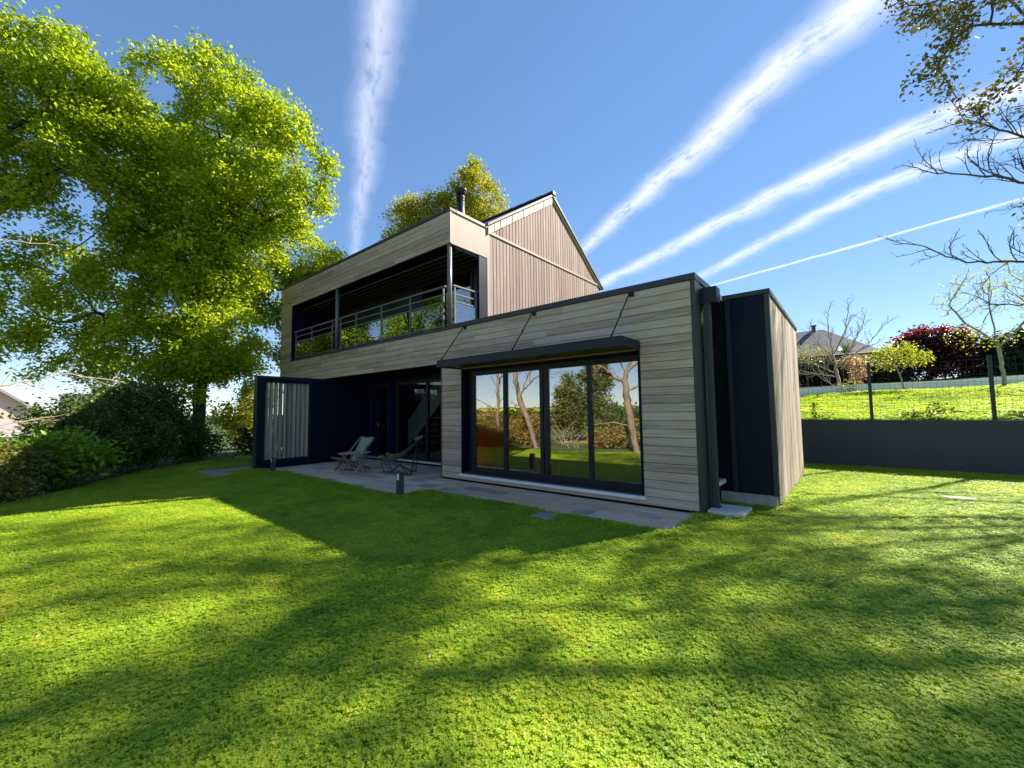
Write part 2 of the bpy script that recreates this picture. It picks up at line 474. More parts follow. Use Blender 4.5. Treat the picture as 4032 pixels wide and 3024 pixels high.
M['deadleaf'] = mat_simple('dry_leaf', (0.50, 0.32, 0.22), 0.8, 0.2, 0, 0.3, 30)

def mat_grass():
    mt, nt, out = newmat('grass_blade')
    oi = nt.nodes.new('ShaderNodeObjectInfo')
    geo = nt.nodes.new('ShaderNodeNewGeometry')
    patch = noise_n(nt, geo.outputs['Position'], 0.9, 4, 0.6)
    patch = math_n(nt, 'ADD', math_n(nt, 'MULTIPLY', patch, 0.6), math_n(nt, 'MULTIPLY', noise_n(nt, geo.outputs['Position'], 4.5, 3, 0.6), 0.4))
    f = math_n(nt, 'ADD', math_n(nt, 'MULTIPLY', oi.outputs['Random'], 0.36), math_n(nt, 'SUBTRACT', math_n(nt, 'MULTIPLY', patch, 1.5), 0.40))
    c = ramp(nt, f, [(0.12, (0.17, 0.33, 0.03)), (0.42, (0.35, 0.50, 0.04)), (0.70, (0.55, 0.63, 0.055)), (0.95, (0.70, 0.63, 0.12))])
    p = nd(nt, 'ShaderNodeBsdfPrincipled', Roughness=0.5)
    p.inputs['Specular IOR Level'].default_value = 0.3
    nt.links.new(c, p.inputs['Base Color'])
    t = nt.nodes.new('ShaderNodeBsdfTranslucent')
    nt.links.new(mixc(nt, 1.0, c, (1.2, 1.2, 0.6), 'MULTIPLY'), t.inputs['Color'])
    mx = nt.nodes.new('ShaderNodeMixShader'); mx.inputs[0].default_value = 0.5
    nt.links.new(p.outputs[0], mx.inputs[1]); nt.links.new(t.outputs[0], mx.inputs[2])
    nt.links.new(mx.outputs[0], out.inputs['Surface'])
    return mt
M['grass'] = mat_grass()

# ------------------------------------------------------------------ the setting: ground, lawn, neighbour's slope
def sheet(name, xs, ys, zf, mat):
    vs = [(x, y, zf(x, y)) for y in ys for x in xs]
    nx = len(xs)
    fs = [(j * nx + i, j * nx + i + 1, (j + 1) * nx + i + 1, (j + 1) * nx + i) for j in range(len(ys) - 1) for i in range(nx - 1)]
    mb = MB().add(vs, fs, True)
    return struct(mb.build(name, mat))

def lin(a, b, n): return [a + (b - a) * i / (n - 1) for i in range(n)]

big = [-6000, -1500, -500, -200, -100, -60, -30, -12, 0, 12, 30, 60, 100, 200, 500, 1500, 6000]
def ground_z(x, y):
    d = math.hypot(x, y)
    return -0.03 if d < 80 else -0.03 - 0.6 * min(1, (d - 80) / 200)
sheet('ground', big, big, ground_z, M['field'])

LAWN_EDGE = [(-15.6, 6.9), (-15.3, -0.9), (-13.5, -3.75), (-10.7, -5.45), (-9.55, -6.35), (-8.0, -6.3), (-4.4, -7.1), (1.0, -9.5), (6.0, -9.5), (11.5, -6.0), (11.5, 7.3), (-15.6, 7.3)]
mb = MB().add([(x, y, 0.0) for x, y in LAWN_EDGE] , [tuple(range(len(LAWN_EDGE)))])
lawn = struct(mb.build('lawn', M['lawn']))
lawn.location.z = -0.012

def nb_z(x, y):
    t = max(0.0, min(1.0, (y - 7.4) / 13.0))
    return 1.13 + 1.28 * t + 0.03 * math.sin(x * 0.9) * t
sheet('neighbour_lawn', lin(-16, 32, 25), [7.5, 8, 9, 10, 12, 14, 16, 18, 20, 24, 30, 40, 60], nb_z, M['meadow'])
# hillside of yellow rapeseed seen only in the window reflections
def hill_z(x, y):
    t = max(0.0, min(1.0, (-y - 70) / 90.0))
    return -0.5 + 4.3 * t
sheet('hillside', lin(-260, 60, 17), lin(-240, -62, 14), hill_z, M['field'])
sheet('rapeseed_field', lin(-200, -78, 9), lin(-136, -106, 5), lambda x, y: hill_z(x, y) + 0.35, M['rape'])

# ------------------------------------------------------------------ the house
house = empty('house', (-5.3, 3.5, 0), 'two-storey house clad in weathered grey timber with a gable roof and dark metal trim', 'house')
house_inv = Matrix.Translation((5.3, -3.5, 0))
def hp(mb, name, mat, parent=None):
    """part of the house, modelled in world coordinates"""
    o = mb.build(name, mat, parent or house)
    if parent is None: o.matrix_parent_inverse = house_inv
    return o
def sub(mb, name, mat, part):
    o = mb.build(name, mat, part)
    return o

def board_obj(name, mat, parent, x, y, z, length, height, axis='x', face='-y', thick=0.020):
    """one cladding board with eased edges; (x,y,z) is the centre of its back"""
    c = 0.004; h = height / 2; t = thick
    prof = [(0, -h), (t - c, -h), (t, -h + c), (t, h - c), (t - c, h), (0, h)]
    vs = []
    for e in (-length / 2, length / 2):
        for d, w in prof:
            vs.append((e, -d, w))
    n = 6
    fs = [tuple(range(n)), tuple(range(2 * n - 1, n - 1, -1))] + [(i, (i + 1) % n, n + (i + 1) % n, n + i) for i in range(n)]
    o = MB().add(vs, fs).build(name, mat, parent)
    o.matrix_parent_inverse = house_inv
    o.location = (x, y, z)
    return o

def plank_row(x0, x1, z0, z1, seed):
    rr = random.Random(seed)
    x = x0; gap = 0.0055
    first = True
    while x < x1 - 1e-6:
        L = rr.uniform(1.9, 3.9)
        if first and x1 - x0 > 4: L = rr.uniform(0.8, 3.4); first = False
        xe = min(x1, x + L)
        if x1 - xe < 0.7: xe = x1
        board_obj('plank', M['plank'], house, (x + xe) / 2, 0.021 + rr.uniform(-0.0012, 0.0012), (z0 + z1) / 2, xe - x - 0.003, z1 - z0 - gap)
        x = xe

PIT = (3.40 - 0.04) / 26
WX0, WX1, WZ0, WZ1 = -4.95, -0.86, 0.17, 2.44
for i in range(26):
    z0, z1 = 0.04 + PIT * i, 0.04 + PIT * (i + 1)
    if i >= 20: plank_row(-14.80, -0.062, z0, z1, i)
    elif i == 0 or i == 19: plank_row(-5.60, -0.062, z0, z1, i)
    elif i == 18:
        plank_row(-5.60, WX0, z0, z1, 100 + i); plank_row(WX1, -0.062, z0, z1, 200 + i)
        plank_row(WX0, WX1, WZ1 + 0.005, z1, 300 + i)
    else:
        plank_row(-5.60, WX0, z0, z1, 100 + i); plank_row(WX1, -0.062, z0, z1, 200 + i)
for i in range(6):
    z0 = 5.44 + i * 0.1275
    plank_row(-14.80, -5.345, z0, z0 + 0.1275, 400 + i)
for i in range(16):
    z0 = 3.40 + i * 0.1275
    plank_row(-14.80, -13.92, z0, z0 + 0.1275, 500 + i)

# wall cores behind the boards
w = MB()
w.box(-5.60, -4.99, 0.024, 0.33, 0.0, 2.61)
w.box(-0.83, -0.03, 0.024, 0.33, 0.0, 2.61)
w.box(-4.99, -0.83, 0.024, 0.33, 0.0, 0.12)
w.box(-5.60, -0.03, 0.026, 0.33, 2.613, 3.39)
w.box(-14.78, -5.60, 0.027, 0.20, 2.64, 3.39)
w.box(-14.78, -13.95, 0.028, 0.20, 3.392, 5.43)
w.box(-14.78, -5.34, 0.029, 0.20, 5.46, 6.19)
hp(w, 'wall', M['darkwall'])
w = MB()
w.box(-14.79, -14.70, 0.22, 7.3, 0.0, 6.1)               # far left flank
w.box(-14.70, -5.60, 7.2, 7.3, 0.0, 6.1)                 # back
w.box(-14.68, -5.62, 0.21, 7.18, 2.62, 2.80)             # first floor slab and soffit
w.box(-14.68, -11.15, 1.33, 1.45, 0.0, 2.60)
hp(w, 'wall', M['darkwall'])
# lower wing shell
w = MB()
w.box(-0.14, -0.02, 0.34, 5.2, 0.0, 3.38)
w.box(-5.60, -0.16, 5.1, 5.2, 0.0, 3.38)
w.box(-5.62, -5.52, 0.34, 7.1, 0.0, 2.60)
hp(w, 'wall', M['darkwall'])
hp(MB().box(-5.29, -0.02, 0.06, 3.3, 3.392, 3.43).box(-5.29, -0.02, 4.9, 5.2, 3.392, 3.43).box(-5.29, -3.5, 3.301, 4.899, 3.392, 3.43).box(-1.0, -0.02, 3.301, 4.899, 3.392, 3.43), 'flat_roof', M['anthracite'])
rl_ = hp(MB().box(-3.54, -3.46, 3.25, 4.95, 3.431, 3.46).box(-1.04, -0.96, 3.25, 4.95, 3.431, 3.46).box(-3.46, -1.04, 3.25, 3.32, 3.431, 3.46).box(-3.46, -1.04, 4.88, 4.95, 3.431, 3.46), 'added_rooflight', M['anthracite'])  # unseen opening, added to let sun into the room for an amber glow
sub(MB().box(-3.46, -1.04, 3.321, 4.879, 3.44, 3.45), 'pane', M['glass_dark'], rl_)
hp(MB().box(-5.50, -0.16, 0.34, 5.08, 0.04, 0.10), 'room_floor', M['parquet'])
hp(MB().box(-5.50, -0.16, 0.36, 3.0, 2.56, 2.60).box(-5.50, -0.16, 4.9, 5.08, 2.56, 2.60).box(-5.50, -5.2, 3.001, 4.899, 2.56, 2.60).box(-1.0, -0.16, 3.001, 4.899, 2.56, 2.60).box(-0.99, -0.95, 3.001, 4.899, 2.601, 3.39), 'room_ceiling', M['plaster'])  # ceiling left open below the added roof opening
hp(MB().box(-5.50, -5.38, 0.36, 5.08, 0.103, 2.555), 'room_wall', M['orange'])
hp(MB().box(-5.37, -0.16, 4.98, 5.08, 0.103, 2.555), 'room_wall', M['plaster'])
# concrete base strip
pl_o = MB().box(-5.58, -0.01, 0.035, 0.20, -0.05, 0.037)
hp(pl_o, 'plinth', M['concrete'])

# copings
def coping(pts_box, name='coping'):
    mb = MB()
    for b in pts_box: mb.box(*b, c=0.004)
    return hp(mb, name, M['trim'])
coping([(-5.30, 0.012, -0.022, 0.20, 3.402, 3.50), (-0.188, 0.012, 0.202, 5.2, 3.402, 3.50), (-5.30, -0.19, 5.0, 5.2, 3.402, 3.50)])
coping([(-13.94, -5.302, -0.020, 0.20, 3.402, 3.455)], 'balcony_sill')
coping([(-14.84, -5.29, -0.022, 0.20, 6.207, 6.28)])
hp(MB().box(-5.33, -5.288, 0.202, 1.30, 6.207, 6.28, c=0.004), 'coping', M['beige_trim'])
hp(MB().box(-14.84, -14.64, 0.202, 7.36, 6.207, 6.28, c=0.004), 'coping', M['trim'])
hp(MB().box(-14.63, -5.34, 0.202, 1.35, 6.18, 6.22), 'flat_roof', M['anthracite'])

# beige side panel over the balcony corner
bp = hp(MB().box(-5.345, -5.312, 0.045, 1.262, 5.455, 6.205), 'side_panel', M['beige'])
hp(MB().box(-5.343, -5.304, -0.004, 0.043, 5.44, 6.205), 'corner_trim', M['beige_trim'])
hp(MB().box(-5.345, -5.308, 0.045, 1.262, 5.428, 5.453), 'edge_trim', M['beige_trim'])
# balcony recess
hp(MB().box(-13.94, -13.90, 0.03, 1.32, 3.46, 5.43), 'reveal', M['navy'])
hp(MB().box(-14.0, -5.36, 0.21, 1.32, 3.36, 3.44), 'balcony_floor', M['grey_sill'])
w = MB()
xs = lin(-13.9, -8.1, 5)
for a, b in zip(xs[:-1], xs[1:]): w.box(a + 0.006, b - 0.006, 1.33, 1.40, 3.445, 5.60)
w.box(-5.9, -5.36, 1.33, 1.40, 3.445, 5.60)
w.box(-8.1, -5.9, 1.33, 1.40, 5.35, 5.60)
w.box(-13.9, -5.36, 1.41, 1.48, 3.445, 6.1)
hp(w, 'wall', M['black'])
hp(MB().box(-5.40, -5.318, 0.97, 1.262, 3.50, 5.427), 'reveal', M['navy'])
hp(MB().box(-13.89, -5.37, 0.205, 1.325, 5.605, 5.64), 'balcony_ceiling', M['darkwall'])
bw = hp(MB().box(-8.1, -8.03, 1.30, 1.36, 3.445, 5.34).box(-7.05, -6.98, 1.30, 1.36, 3.5, 5.28).box(-5.97, -5.9, 1.30, 1.36, 3.445, 5.34)
        .box(-8.028, -5.972, 1.30, 1.36, 5.28, 5.34).box(-8.028, -5.972, 1.30, 1.36, 3.445, 3.51), 'balcony_window', M['black'])
for a, b in ((-8.03, -7.05), (-6.98, -5.97)):
    sub(MB().box(a + 0.002, b - 0.002, 1.325, 1.333, 3.512, 5.278), 'pane', M['glass_rail'], bw).matrix_parent_inverse = Matrix()
# louvre slats under the balcony roof
for k in range(5):
    y = 0.34 + 0.2 * k
    hp(MB().box(-13.88, -5.38, y - 0.010, y + 0.010, 5.33, 5.37), 'louvre_slat', M['trim'])
hp(MB().box(-5.40, -5.36, 0.205, 1.30, 5.365, 5.45), 'louvre_beam', M['trim'])
# balcony posts
for px_, py_ in ((-10.72, 0.09), (-5.40, 0.06)):
    hp(MB().tube([(px_, py_, 3.456), (px_, py_, 5.44)], 0.057, 14), 'balcony_post', M['rail'])
# railing
rl = hp(MB(), 'railing', M['rail'])
def rail_part(mb, name, mat): return sub(mb, name, mat, rl)
for x in (-13.72, -12.47, -11.02, -10.50, -9.58, -8.25, -6.95, -5.66):
    rail_part(MB().box(x - 0.018, x + 0.018, 0.082, 0.118, 3.456, 4.455), 'rail_post', M['rail'])
for x0, x1 in ((-13.80, -10.79), (-10.65, -5.58)):
    rail_part(MB().box(x0, x1, 0.07, 0.13, 4.457, 4.50, c=0.006), 'handrail', M['rail'])
    for z in (4.29, 4.11, 3.53):
        rail_part(MB().box(x0 + 0.05, x1 - 0.05, 0.086, 0.114, z - 0.014, z + 0.014), 'rail_bar', M['rail'])
gx = [(-13.70, -12.49), (-12.45, -11.04), (-10.48, -9.60), (-9.56, -8.27), (-8.23, -6.97), (-6.93, -5.68)]
for a, b in gx:
    rail_part(MB().box(a + 0.01, b - 0.01, 0.096, 0.104, 3.56, 4.08), 'glass_panel', M['glass_rail'])
xr = -5.40
for y in (0.22, 0.93):
    rail_part(MB().box(xr - 0.018, xr + 0.018, y - 0.018, y + 0.018, 3.456, 4.455), 'rail_post', M['rail'])
rail_part(MB().box(xr - 0.03, xr + 0.03, 0.16, 1.10, 4.457, 4.50, c=0.006), 'handrail', M['rail'])
for z in (4.29, 4.11):
    rail_part(MB().box(xr - 0.014, xr + 0.014, 0.24, 0.91, z - 0.014, z + 0.014), 'rail_bar', M['rail'])
rail_part(MB().box(xr - 0.004, xr + 0.004, 0.25, 0.90, 3.56, 4.08), 'glass_panel', M['glass_rail'])
for o in rl.children: o.matrix_parent_inverse = Matrix()

# gable wall: core, vertical boards, batten, verge
YG, YE, YR, ZR, ZE0, ZE1 = 1.262, 7.365, 4.277, 8.288, 6.28, 6.149
def slope_z(y): return ZE0 + (ZR - ZE0) * (y - YG) / (YR - YG) if y < YR else ZR + (ZE1 - ZR) * (y - YR) / (YE - YR)
hp(MB().prism([(YG, 2.6), (YE, 2.6), (YE, ZE1 - .06), (YR, ZR - .06), (YG, ZE0 - .06)], 'x', -5.40, -5.345), 'wall', M['darkwall'])
hp(MB().prism([(YG, 2.6), (YE, 2.6), (YE, ZE1 - .06), (YR, ZR - .06), (YG, ZE0 - .06)], 'x', -14.70, -14.64), 'wall', M['darkwall'])
nb = 44; bw_ = (YE - 0.02 - 1.365) / nb
for i in range(nb):
    y0 = 1.365 + i * bw_; y1 = y0 + bw_ - 0.016
    for (za, zb0, zb1) in ((3.20, 6.085, 6.085), (6.165, slope_z(y0) - 0.05, slope_z(y1) - 0.05)):
        if zb0 - za < 0.03 and zb1 - za < 0.03: continue
        zb0 = max(zb0, za + 0.005); zb1 = max(zb1, za + 0.005)
        t = 0.022 + random.uniform(-0.0015, 0.0015); c = 0.004
        yc, zc = (y0 + y1) / 2, (za + zb0) / 2
        vs = []
        for yy, zt in ((y0, zb0), (y1, zb1)):
            s_ = c if yy == y0 else -c
            for (xx, yo) in ((0, 0), (t - c, 0), (t, s_)):
                vs += [(xx, yy + yo - yc, za - zc), (xx, yy + yo - yc, zt - zc)]
        q = lambda a, b: (2 * a, 2 * b, 2 * b + 1, 2 * a + 1)
        fs = [q(0, 1), q(1, 2), q(2, 5), q(5, 4), q(4, 3), q(3, 0), (0, 2, 4, 10, 8, 6), (1, 3, 5, 11, 9, 7)]
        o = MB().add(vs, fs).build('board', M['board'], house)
        o.matrix_parent_inverse = house_inv
        o.location = (-5.343, yc, zc)
hp(MB().box(-5.343, -5.312, 1.264, 1.356, 3.2, 6.20), 'corner_trim', M['beige_trim'])
hp(MB().box(-5.343, -5.296, 1.30, 7.34, 6.095, 6.155), 'batten', M['beige_trim'])
# roof slopes
def roof_slab(ya, za, yb, zb, x0, x1, th):
    return MB().prism([(ya, za), (yb, zb), (yb, zb + th), (ya, za + th)], 'x', x0, x1)
roof = hp(roof_slab(YG - 0.02, ZE0 - 0.013, YR, ZR, -14.85, -5.25, 0.07), 'roof', M['roof'])
hp(roof_slab(YE + 0.10, ZE1 - 0.07, YR + 0.002, ZR, -14.85, -5.25, 0.07), 'roof', M['roof'])
for k in range(24):
    a = -5.22 - 0.41 * k
    mb = MB()
    ring = []
    for e, (rr_, x) in enumerate(((0.115, a), (0.10, a - 0.44))):
        for j in range(7):
            an = math.pi * j / 6
            ring.append((x, YR + rr_ * math.cos(an) * 1.1, ZR + 0.055 + rr_ * math.sin(an)))
    mb.add(ring, [(j, j + 1, 8 + j, 7 + j) for j in range(6)] + [tuple(range(7))], True)
    sub(mb, 'ridge_tile', M['roof'], roof)
sl = math.hypot(YR - YG, ZR - ZE0)
nv = 12
for k in range(nv):
    t0, t1 = k / nv + 0.004, (k + 1) / nv - 0.004
    p = lambda t, d: (YG + (YR - YG) * t, ZE0 + (ZR - ZE0) * t - d)
    a0, a1 = p(t0, 0.03), p(t1, 0.03); b1, b0 = p(t1, 0.24), p(t0, 0.24)
    off = 0.004 * (k % 2)
    sub(MB().prism([b0, b1, a1, a0], 'x', -5.312, -5.275 - off), 'verge_tile', M['verge'], roof)
rk = lambda d: [(YR, ZR - d), (YE + 0.06, ZE1 - 0.04 - d)]
(a0, a1), (b0, b1) = rk(0.01), rk(0.12)
hp(MB().prism([b0, b1, a1, a0], 'x', -5.316, -5.285), 'rake_trim', M['beige_trim'])
g = MB()
g.tube([(-14.8, YE + 0.15, ZE1 - 0.10), (-5.24, YE + 0.15, ZE1 - 0.10)], 0.06, 8)
hp(g, 'gutter', M['trim'])
# flue
ch = hp(MB().tube([(-7.6, 2.5, 6.9), (-7.6, 2.5, 8.42)], 0.125, 20), 'chimney', M['black'])
c2 = MB().tube([(-7.6, 2.5, 8.30), (-7.6, 2.5, 8.33)], 0.138, 20)
c2.tube([(-7.6, 2.5, 8.22), (-7.6, 2.5, 8.245)], 0.136, 20)
sub(c2, 'flue_ring', M['black'], ch)
c3 = MB().tube([(-7.6, 2.5, 8.40), (-7.6, 2.5, 8.47), (-7.6, 2.5, 8.56), (-7.6, 2.5, 8.585)], [0.13, 0.15, 0.205, 0.205], 20)
sub(c3, 'cowl', M['black'], ch)

# recess under the first floor
w = MB()
w.box(-10.92, -10.78, 1.33, 1.42, 0.0, 2.60); w.box(-9.67, -9.24, 1.33, 1.42, 0.0, 2.60); w.box(-6.86, -5.63, 1.33, 1.42, 0.0, 2.60)
w.box(-10.78, -9.67, 1.33, 1.42, 2.45, 2.60); w.box(-9.24, -6.86, 1.33, 1.42, 2.45, 2.60)
w.box(-10.78, -9.67, 1.33, 1.42, 0.0, 0.10); w.box(-9.24, -6.86, 1.33, 1.42, 0.0, 0.06)
hp(w, 'wall', M['navy'])
hp(MB().box(-5.64, -5.603, 0.0, 1.32, 0.02, 2.60), 'corner_trim', M['trim'])
# back door
dr = hp(MB().box(-10.775, -10.70, 1.30, 1.36, 0.10, 2.44).box(-9.75, -9.675, 1.30, 1.36, 0.10, 2.44).box(-10.70, -9.75, 1.30, 1.36, 2.36, 2.44)
        .box(-10.70, -9.75, 1.30, 1.36, 0.10, 0.18), 'door', M['anthracite'])
sub(MB().box(-10.698, -10.22, 1.315, 1.345, 0.182, 2.358), 'door_leaf', M['navy'], dr)
sub(MB().box(-10.215, -9.752, 1.325, 1.333, 0.182, 2.358), 'pane', M['glass_dark'], dr)
sub(MB().box(-10.27, -10.25, 1.27, 1.315, 1.05, 1.20), 'handle', M['rail'], dr)
sub(MB().box(-10.80, -9.66, 1.20, 1.31, 0.055, 0.10), 'sill', M['grey_sill'], dr)
sd = hp(MB().box(-9.235, -9.16, 1.28, 1.36, 0.11, 2.44).box(-6.93, -6.865, 1.28, 1.36, 0.11, 2.44).box(-9.16, -6.93, 1.28, 1.36, 2.37, 2.44)
        .box(-9.16, -6.93, 1.28, 1.36, 0.11, 0.17).box(-7.80, -7.70, 1.27, 1.35, 0.17, 2.37), 'sliding_door', M['anthracite'])
for a, b in ((-9.158, -7.802), (-7.698, -6.932)):
    sub(MB().box(a, b, 1.315, 1.323, 0.172, 2.368), 'pane', M['glass_dark'], sd)
sub(MB().box(-9.25, -6.86, 1.18, 1.30, 0.07, 0.108), 'sill', M['white'], sd)
# hall behind the sliding door, with the stair
hp(MB().box(-10.6, -5.7, 1.45, 6.0, 0.03, 0.09), 'room_floor', M['parquet'])
hp(MB().box(-10.6, -5.7, 4.2, 4.3, 0.1, 2.6), 'room_wall', M['plaster'])
st = hp(MB().prism([(-9.9, 0.35), (-9.9, 1.25), (-7.9, 3.0), (-7.9, 2.1)], 'y', 2.2, 2.26), 'staircase', M['stairpanel'])
mb = MB()
for k in range(8):
    x = -9.8 + 0.24 * k; z = 0.26 + 0.21 * k
    mb.box(x, x + 0.27, 2.28, 3.2, z, z + 0.04)
sub(mb, 'tread', M['parquet'], st)

# big sliding window
win = hp(MB().box(-4.95, -4.915, -0.012, 0.20, 0.172, 2.438).box(-0.895, -0.862, -0.012, 0.20, 0.172, 2.438).box(-4.915, -0.895, 0.01, 0.20, 2.405, 2.438), 'window', M['navy'])
fr = MB()
fr.box(-4.80, -4.72, 0.16, 0.26, 0.20, 2.40); fr.box(-0.97, -0.90, 0.16, 0.26, 0.20, 2.40)
fr.box(-4.72, -0.97, 0.16, 0.26, 2.30, 2.40); fr.box(-4.72, -0.97, 0.16, 0.26, 0.20, 0.31)
fr.box(-4.91, -4.80, 0.202, 0.25, 0.18, 2.40)
sub(fr, 'frame', M['anthracite'], win)
for x, wd in ((-3.83, 0.07), (-2.90, 0.075), (-2.80, 0.075), (-1.87, 0.07)):
    sub(MB().box(x - wd / 2, x + wd / 2, 0.15, 0.24, 0.312, 2.298), 'mullion', M['anthracite'], win)
for a, b in ((-4.72, -3.865), (-3.795, -2.938), (-2.762, -1.905), (-1.835, -0.97)):
    sub(MB().box(a + 0.002, b - 0.002, 0.196, 0.204, 0.313, 2.297), 'pane', M['glass'], win)
sub(MB().box(-4.91, -0.90, 0.02, 0.155, 0.178, 0.205).box(-4.91, -0.90, 0.09, 0.12, 0.206, 0.225), 'track', M['anthracite'], win)
sl_ = MB().prism([(-0.055, 0.118), (0.02, 0.118), (0.02, 0.172), (-0.055, 0.168)], 'x', -4.97, -0.842)
sub(sl_, 'sill', M['white'], win)
sub(MB().box(-4.912, -0.898, -0.05, 0.018, 0.1725, 0.1765), 'sill_top', M['grey_sill'], win)
# dining furniture glimpsed through the glass: wooden table
tbl = empty('dining_table', (-2.3, 1.3, 0.10), 'wooden dining table on splayed legs seen through the large window', 'table')
tp = MB().box(-0.9, 0.9, -0.4, 0.4, 0.70, 0.74, c=0.006).build('tabletop', M['orangewood'], tbl)
for sx in (-1, 1):
    for sy in (-1, 1):
        MB().tube([(sx * 0.82, sy * 0.34, 0), (sx * 0.68, sy * 0.28, 0.70)], [0.018, 0.03], 8).build('leg', M['orangewood'], tbl)

# awning over the window
aw = hp(MB().box(-4.97, -0.848, -0.69, -0.668, 2.44, 2.585).box(-0.87, -0.848, -0.667, -0.002, 2.44, 2.585).box(-4.97, -4.948, -0.667, -0.002, 2.44, 2.585)
        .box(-4.947, -0.871, -0.667, -0.002, 2.572, 2.583), 'awning', M['anthracite'])
for k in range(9):
    y = -0.63 + 0.072 * k
    vs = MB().prism([(y - 0.032, 2.462), (y + 0.030, 2.462), (y + 0.030, 2.476), (y - 0.032, 2.476)], 'x', -4.945, -0.873)
    sub(vs, 'slat', M['trim'], aw)
for xt, xb in ((-4.83, -4.90), (-2.93, -2.97), (-0.98, -1.04)):
    mb = MB().tube([(xt, -0.05, 3.37), (xb, -0.62, 2.60)], 0.011, 8)
    mb.tube([((xt + xb) / 2 - .002, -0.315, 3.015), ((xt + xb) / 2 + .004, -0.355, 2.96)], 0.017, 8)
    mb.tube([(xb, -0.60, 2.63), (xb, -0.625, 2.585)], 0.018, 8)
    t = sub(mb, 'tie_rod', M['anthracite'], aw)
    sub(MB().box(xt - 0.02, xt + 0.06, -0.012, 0.0, 3.32, 3.40).box(xt - 0.012, xt + 0.012, -0.065, -0.012, 3.355, 3.385), 'bracket', M['anthracite'], aw)
for o in list(aw.children) + list(win.children) + list(dr.children) + list(sd.children): o.matrix_parent_inverse = Matrix()

# privacy screen wall at the terrace's left end
scr = MB()
X0, X1 = -11.13, -10.93
scr.box(X0, X1, -2.05, -1.83, 0.0, 2.52); scr.box(X0, X1, -0.59, 1.32, 0.0, 2.52)
scr.box(X0, X1, -1.83, -0.59, 0.0, 0.235); scr.box(X0, X1, -1.83, -0.59, 2.41, 2.52)
scr_o = hp(scr, 'privacy_screen', M['navy'])
sub(MB().box(X0 - 0.012, X1 + 0.012, -2.064, 1.32, 2.523, 2.585, c=0.004), 'coping', M['anthracite'], scr_o)
sub(MB().box(X1 - 0.002, X1 + 0.004, -0.62, -0.585, 0.02, 2.52), 'joint_strip', M['anthracite'], scr_o)
sub(MB().box(X0 - 0.003, X1 + 0.005, -2.058, -2.04, 0.0, 2.52), 'end_trim', M['trim'], scr_o)
for k in range(10):
    y = -1.775 + 0.1235 * k
    an = R(random.choice((58, 62, 66)) if k not in (4, 7) else 76)
    hw, ht = 0.062, 0.011
    dx, dy = math.sin(an), math.cos(an)
    c_ = []
    for su, sv in ((-1, -1), (1, -1), (1, 1), (-1, 1)):
        c_.append((-11.03 + su * hw * dx - sv * ht * dy, y + su * hw * dy + sv * ht * dx))
    sub(MB().prism(c_, 'z', 0.238, 2.407), 'slat', M['slat'], scr_o)
for o in scr_o.children: o.matrix_parent_inverse = Matrix()

# right flank of the wing
hp(MB().box(-0.058, 0.004, -0.006, 0.023, 0.02, 3.40).box(-0.012, 0.004, 0.024, 0.225, 0.02, 3.40), 'corner_trim', M['trim'])
mb = MB()
for z in lin(0.25, 3.2, 6):
    mb.tube([(-0.045, -0.012, z), (-0.045, -0.004, z)], 0.007, 8); mb.tube([(0.003, 0.06, z), (0.010, 0.06, z)], 0.007, 8)
hp(mb, 'rivet', M['black'])
hp(MB().box(-0.03, -0.004, 0.228, 0.50, 0.05, 3.39), 'flank_panel', M['trim'])
sw = hp(MB().box(-0.03, 0.006, 0.502, 0.54, 0.40, 3.36).box(-0.03, 0.006, 0.90, 0.94, 0.40, 3.36).box(-0.03, 0.006, 0.541, 0.899, 3.30, 3.36)
        .box(-0.03, 0.012, 0.541, 0.899, 2.32, 2.40).box(-0.03, 0.006, 0.541, 0.899, 0.40, 0.45), 'side_window', M['navy'])
for a, b in ((0.451, 2.319), (2.401, 3.299)):
    sub(MB().box(-0.022, -0.014, 0.541, 0.899, a, b), 'pane', M['glass_dark'], sw)
sub(MB().box(-0.03, 0.09, 0.46, 0.955, 0.335, 0.395, c=0.005), 'sill', M['stone'], sw)
for o in sw.children: o.matrix_parent_inverse = Matrix()
hp(MB().box(-0.03, -0.008, 0.502, 0.955, 0.05, 0.33), 'flank_panel', M['black'])
hp(MB().box(-0.04, -0.006, 0.0, 0.96, -0.05, 0.048), 'plinth', M['concrete'])
dp_ = hp(MB().box(0.055, 0.135, 0.245, 0.325, 0.085, 3.10, c=0.006), 'downpipe', M['trim'])
sub(MB().box(0.008, 0.235, 0.235, 0.455, 3.075, 3.315, c=0.005), 'hopper', M['anthracite'], dp_)
mb = MB()
mb.box(0.0, 0.15, 0.335, 0.345, 2.36, 2.42); mb.box(0.04, 0.15, 0.23, 0.34, 0.075, 0.09)
sub(mb, 'bracket', M['black'], dp_)
sub(MB().tube([(0.03, 0.33, 0.06), (0.03, 0.33, 3.07)], 0.016, 8), 'cable_pipe', M['grey_sill'], dp_)
for o in dp_.children: o.matrix_parent_inverse = Matrix()

